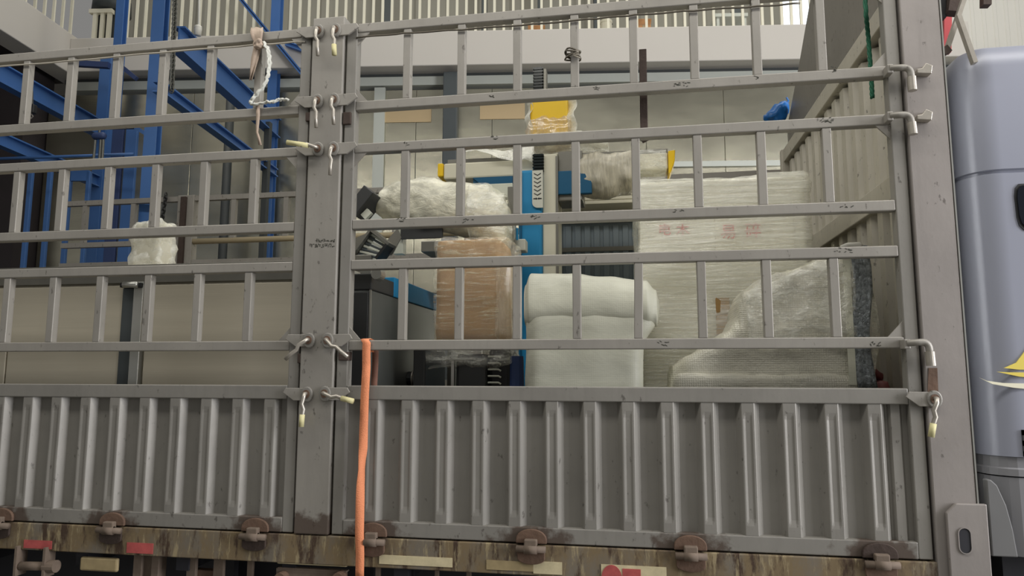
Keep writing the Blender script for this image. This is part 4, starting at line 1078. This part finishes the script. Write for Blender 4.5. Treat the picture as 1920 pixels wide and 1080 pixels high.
# ================================================================== STRAP, ROPES, RAGS
# orange strap over rail six, hanging in front
SP = thing('ratchet_strap', 'orange webbing strap looped over a rail and hanging down the ribbed panel', 'strap', at(675, 1085, -.03))
def ribbon(pts, widths, angs, th=.003):
    rows = []
    for p, w, a in zip(pts, widths, angs):
        d = Vector((math.cos(a), math.sin(a), 0))*(w/2); rows.append([tuple(Vector(p)-d), tuple(Vector(p)), tuple(Vector(p)+d)])
    return MB().grid(rows)
tgt = [(688, 634, 0), (687, 652, 0), (687, 690, .05), (684, 740, .0), (682, 800, .1), (681, 840, .5), (679, 862, 1.0), (678, 880, 1.15), (676, 910, .8), (675, 950, .4), (674, 1000, .15), (675, 1040, .0), (674, 1100, 0)]
pts = []; ang = []
px0 = at(688, 634, .02)
pts += [Vector((px0.x, .060, ZR[5]-.05)), Vector((px0.x, .056, ZR[5]+.003)), Vector((px0.x, .022, ZR[5]+.007)), Vector((px0.x, -.006, ZR[5]+.003))]; ang += [0, 0, 0, 0]
fine = []
for i in range(len(tgt)-1):
    for k in range(4):
        t = k/4; fine.append([tgt[i][q]*(1-t)+tgt[i+1][q]*t for q in range(3)])
for x, y, a_ in fine[2:]:
    yy = -.012 if y < 700 else -.026-.018*min(1, (y-700)/300); pts.append(at(x, y, yy)); ang.append(a_)
part('webbing', ribbon(pts, [.036]*len(pts), ang), 'strap', SP, smooth=True, solid=.003)
part('tail_loop', MB().grid([[(px0.x+dx*.8+.022, .066+.004*math.sin(j), ZR[5]-.02-.04*j) for dx in (-.018, 0, .018)] for j in range(7)]), 'strap_shaded', SP, smooth=True, solid=.003)
# green rope
b = MB(); pts = [at(1620, -40, .12), at(1624, 30, .12), at(1628, 70, .12), at(1631, 110, .12), at(1634, 150, .12), at(1635.5, 184, .12)]
dense = []
for i in range(len(pts)-1):
    for k in range(8): dense.append(pts[i].lerp(pts[i+1], k/8))
dense.append(pts[-1])
for s in range(3):
    b.tube([p+Vector((.0045*math.cos(j*.9+s*2*pi/3), .0045*math.sin(j*.9+s*2*pi/3), 0)) for j, p in enumerate(dense)], .0055, 6)
tag(b.build('green_rope', M['rope'], None, True), 'green twisted rope hanging down inside the headboard corner', 'rope')
# thin wires strung along under the top rails
def wire(px, Y, r, name, label, mat):
    P = [at(x, y, Y) for x, y in px]; d = []
    for i in range(len(P)-1):
        for k in range(6): d.append(P[i].lerp(P[i+1], k/6)+Vector((0, 0, .002*math.sin(i*3+k))))
    d.append(P[-1]); tag(MB().tube(d, r, 6).build(name, M[mat], None, True), label, 'wire')
wire([(-20, 127), (120, 115), (300, 99), (480, 84), (572, 78)], -.004, .004, 'thin_wire', 'thin pale wire strung along the left gate under its top rail', 'palewire')
wire([(668, 71), (758, 62), (866, 56), (1000, 45), (1120, 35), (1190, 28), (1300, 20), (1420, 12), (1500, 6)], -.004, .004, 'thin_wire', 'thin dark wire strung along the right gate under its top rail', 'wire')
# rag tied to the left gate
RG = thing('rag_strip', 'beige rag tied over the top left rail beside the centre post', 'rag', at(482, 150, -.01))
b = MB()
rag = [(482, 52, 22), (481, 60, 24), (482, 70, 20), (484, 80, 13), (482, 92, 14), (478, 110, 13), (474, 130, 9), (470, 150, 5)]
rows = []
for i, (x, y, w) in enumerate(rag):
    Yd = .02 if i == 0 else -.012-.004*math.sin(i*1.5)
    rows.append([at(x-w/2+w*k/5, y+1.5*math.sin(k*2+i), Yd-.006*math.sin(k*1.4+i)) for k in range(6)])
part('rag', b.grid(rows), 'ragcloth', RG, smooth=True, solid=.003)
part('knot', rblock(at(476, 88, -.02).x, at(494, 88, -.02).x, -.04, -.008, at(482, 92, -.02).z, at(482, 76, -.02).z, .015, 10, .012, 40), 'ragcloth', RG, smooth=True)
CD = thing('cotton_rope', 'frayed white cord looped from the rag down to the second rail', 'cord', at(486, 200, -.01))
def cord(px, Y, r, parent, name='strand', mat='whitecord'):
    P = [at(x, y, Y) for x, y in px]; d = []
    for i in range(len(P)-1):
        for k in range(5):
            q = P[i].lerp(P[i+1], k/5); d.append(q+Vector((.003*math.sin(i*5+k*2.1), .002*math.cos(k*1.7+i), .003*math.cos(i*2+k*1.3))))
    d.append(P[-1]); part(name, MB().tube(d, r, 7), mat, parent, smooth=True)
cord([(494, 80), (503, 92), (506, 110), (505, 132), (500, 150), (492, 166), (478, 180), (470, 190), (472, 196)], -.02, .008, CD)
cord([(494, 80), (501, 95), (503, 115), (502, 140), (494, 162), (480, 178)], -.028, .005, CD)
cord([(473, 196), (490, 193), (506, 192), (522, 188), (530, 186), (541, 188)], -.02, .0065, CD)
cord([(499, 190), (512, 192), (524, 185)], -.028, .005, CD)
rows = []
for i, (x, y, w) in enumerate([(483, 192, 8), (484, 215, 7), (483, 232, 6), (482, 248, 4), (485, 258, 5), (488, 272, 6)]):
    rows.append([at(x-w/2, y, -.008), at(x, y, -.014), at(x+w/2, y, -.008)])
part('tail', MB().grid(rows), 'ragcloth', CD, smooth=True, solid=.002)
# wire knot on an upright
KN = thing('wire_knot', 'small knot of rusty wire twisted round an upright of the right gate', 'wire', at(1075, 110, -.01))
for k in range(5):
    c = at(1074, 97+k*3.2, .02); rr = .030+.004*math.sin(k*2)
    part('turn', MB().tube([c+Vector((rr*math.cos(a_*pi/8), -.002+rr*1.0*math.sin(a_*pi/8), .006*math.sin(a_*pi/4+k))) for a_ in range(17)], .004, 5), 'wire', KN, smooth=True)
for k in range(3): part('end', MB().tube([at(1074, 103, -.014), at(1084+2*k, 97+6*k, -.03)], .003, 5), 'steel', KN)
# dark chain on the far gate
b = MB(); P = [at(311, 366, 2.66), at(308, 385, 2.66), at(304, 412, 2.66)]
for i in range(9):
    c = P[0].lerp(P[2], i/8); b.tube([c+(Vector((.016*math.cos(t*pi/5), 0, .026*math.sin(t*pi/5))) if i % 2 else Vector((0, .016*math.cos(t*pi/5), .026*math.sin(t*pi/5)))) for t in range(11)], .006, 5)
tag(b.build('short_chain', M['black']), 'short dark chain hung on the far gate above the small wrapped block', 'chain')
bpy.context.view_layer.update()
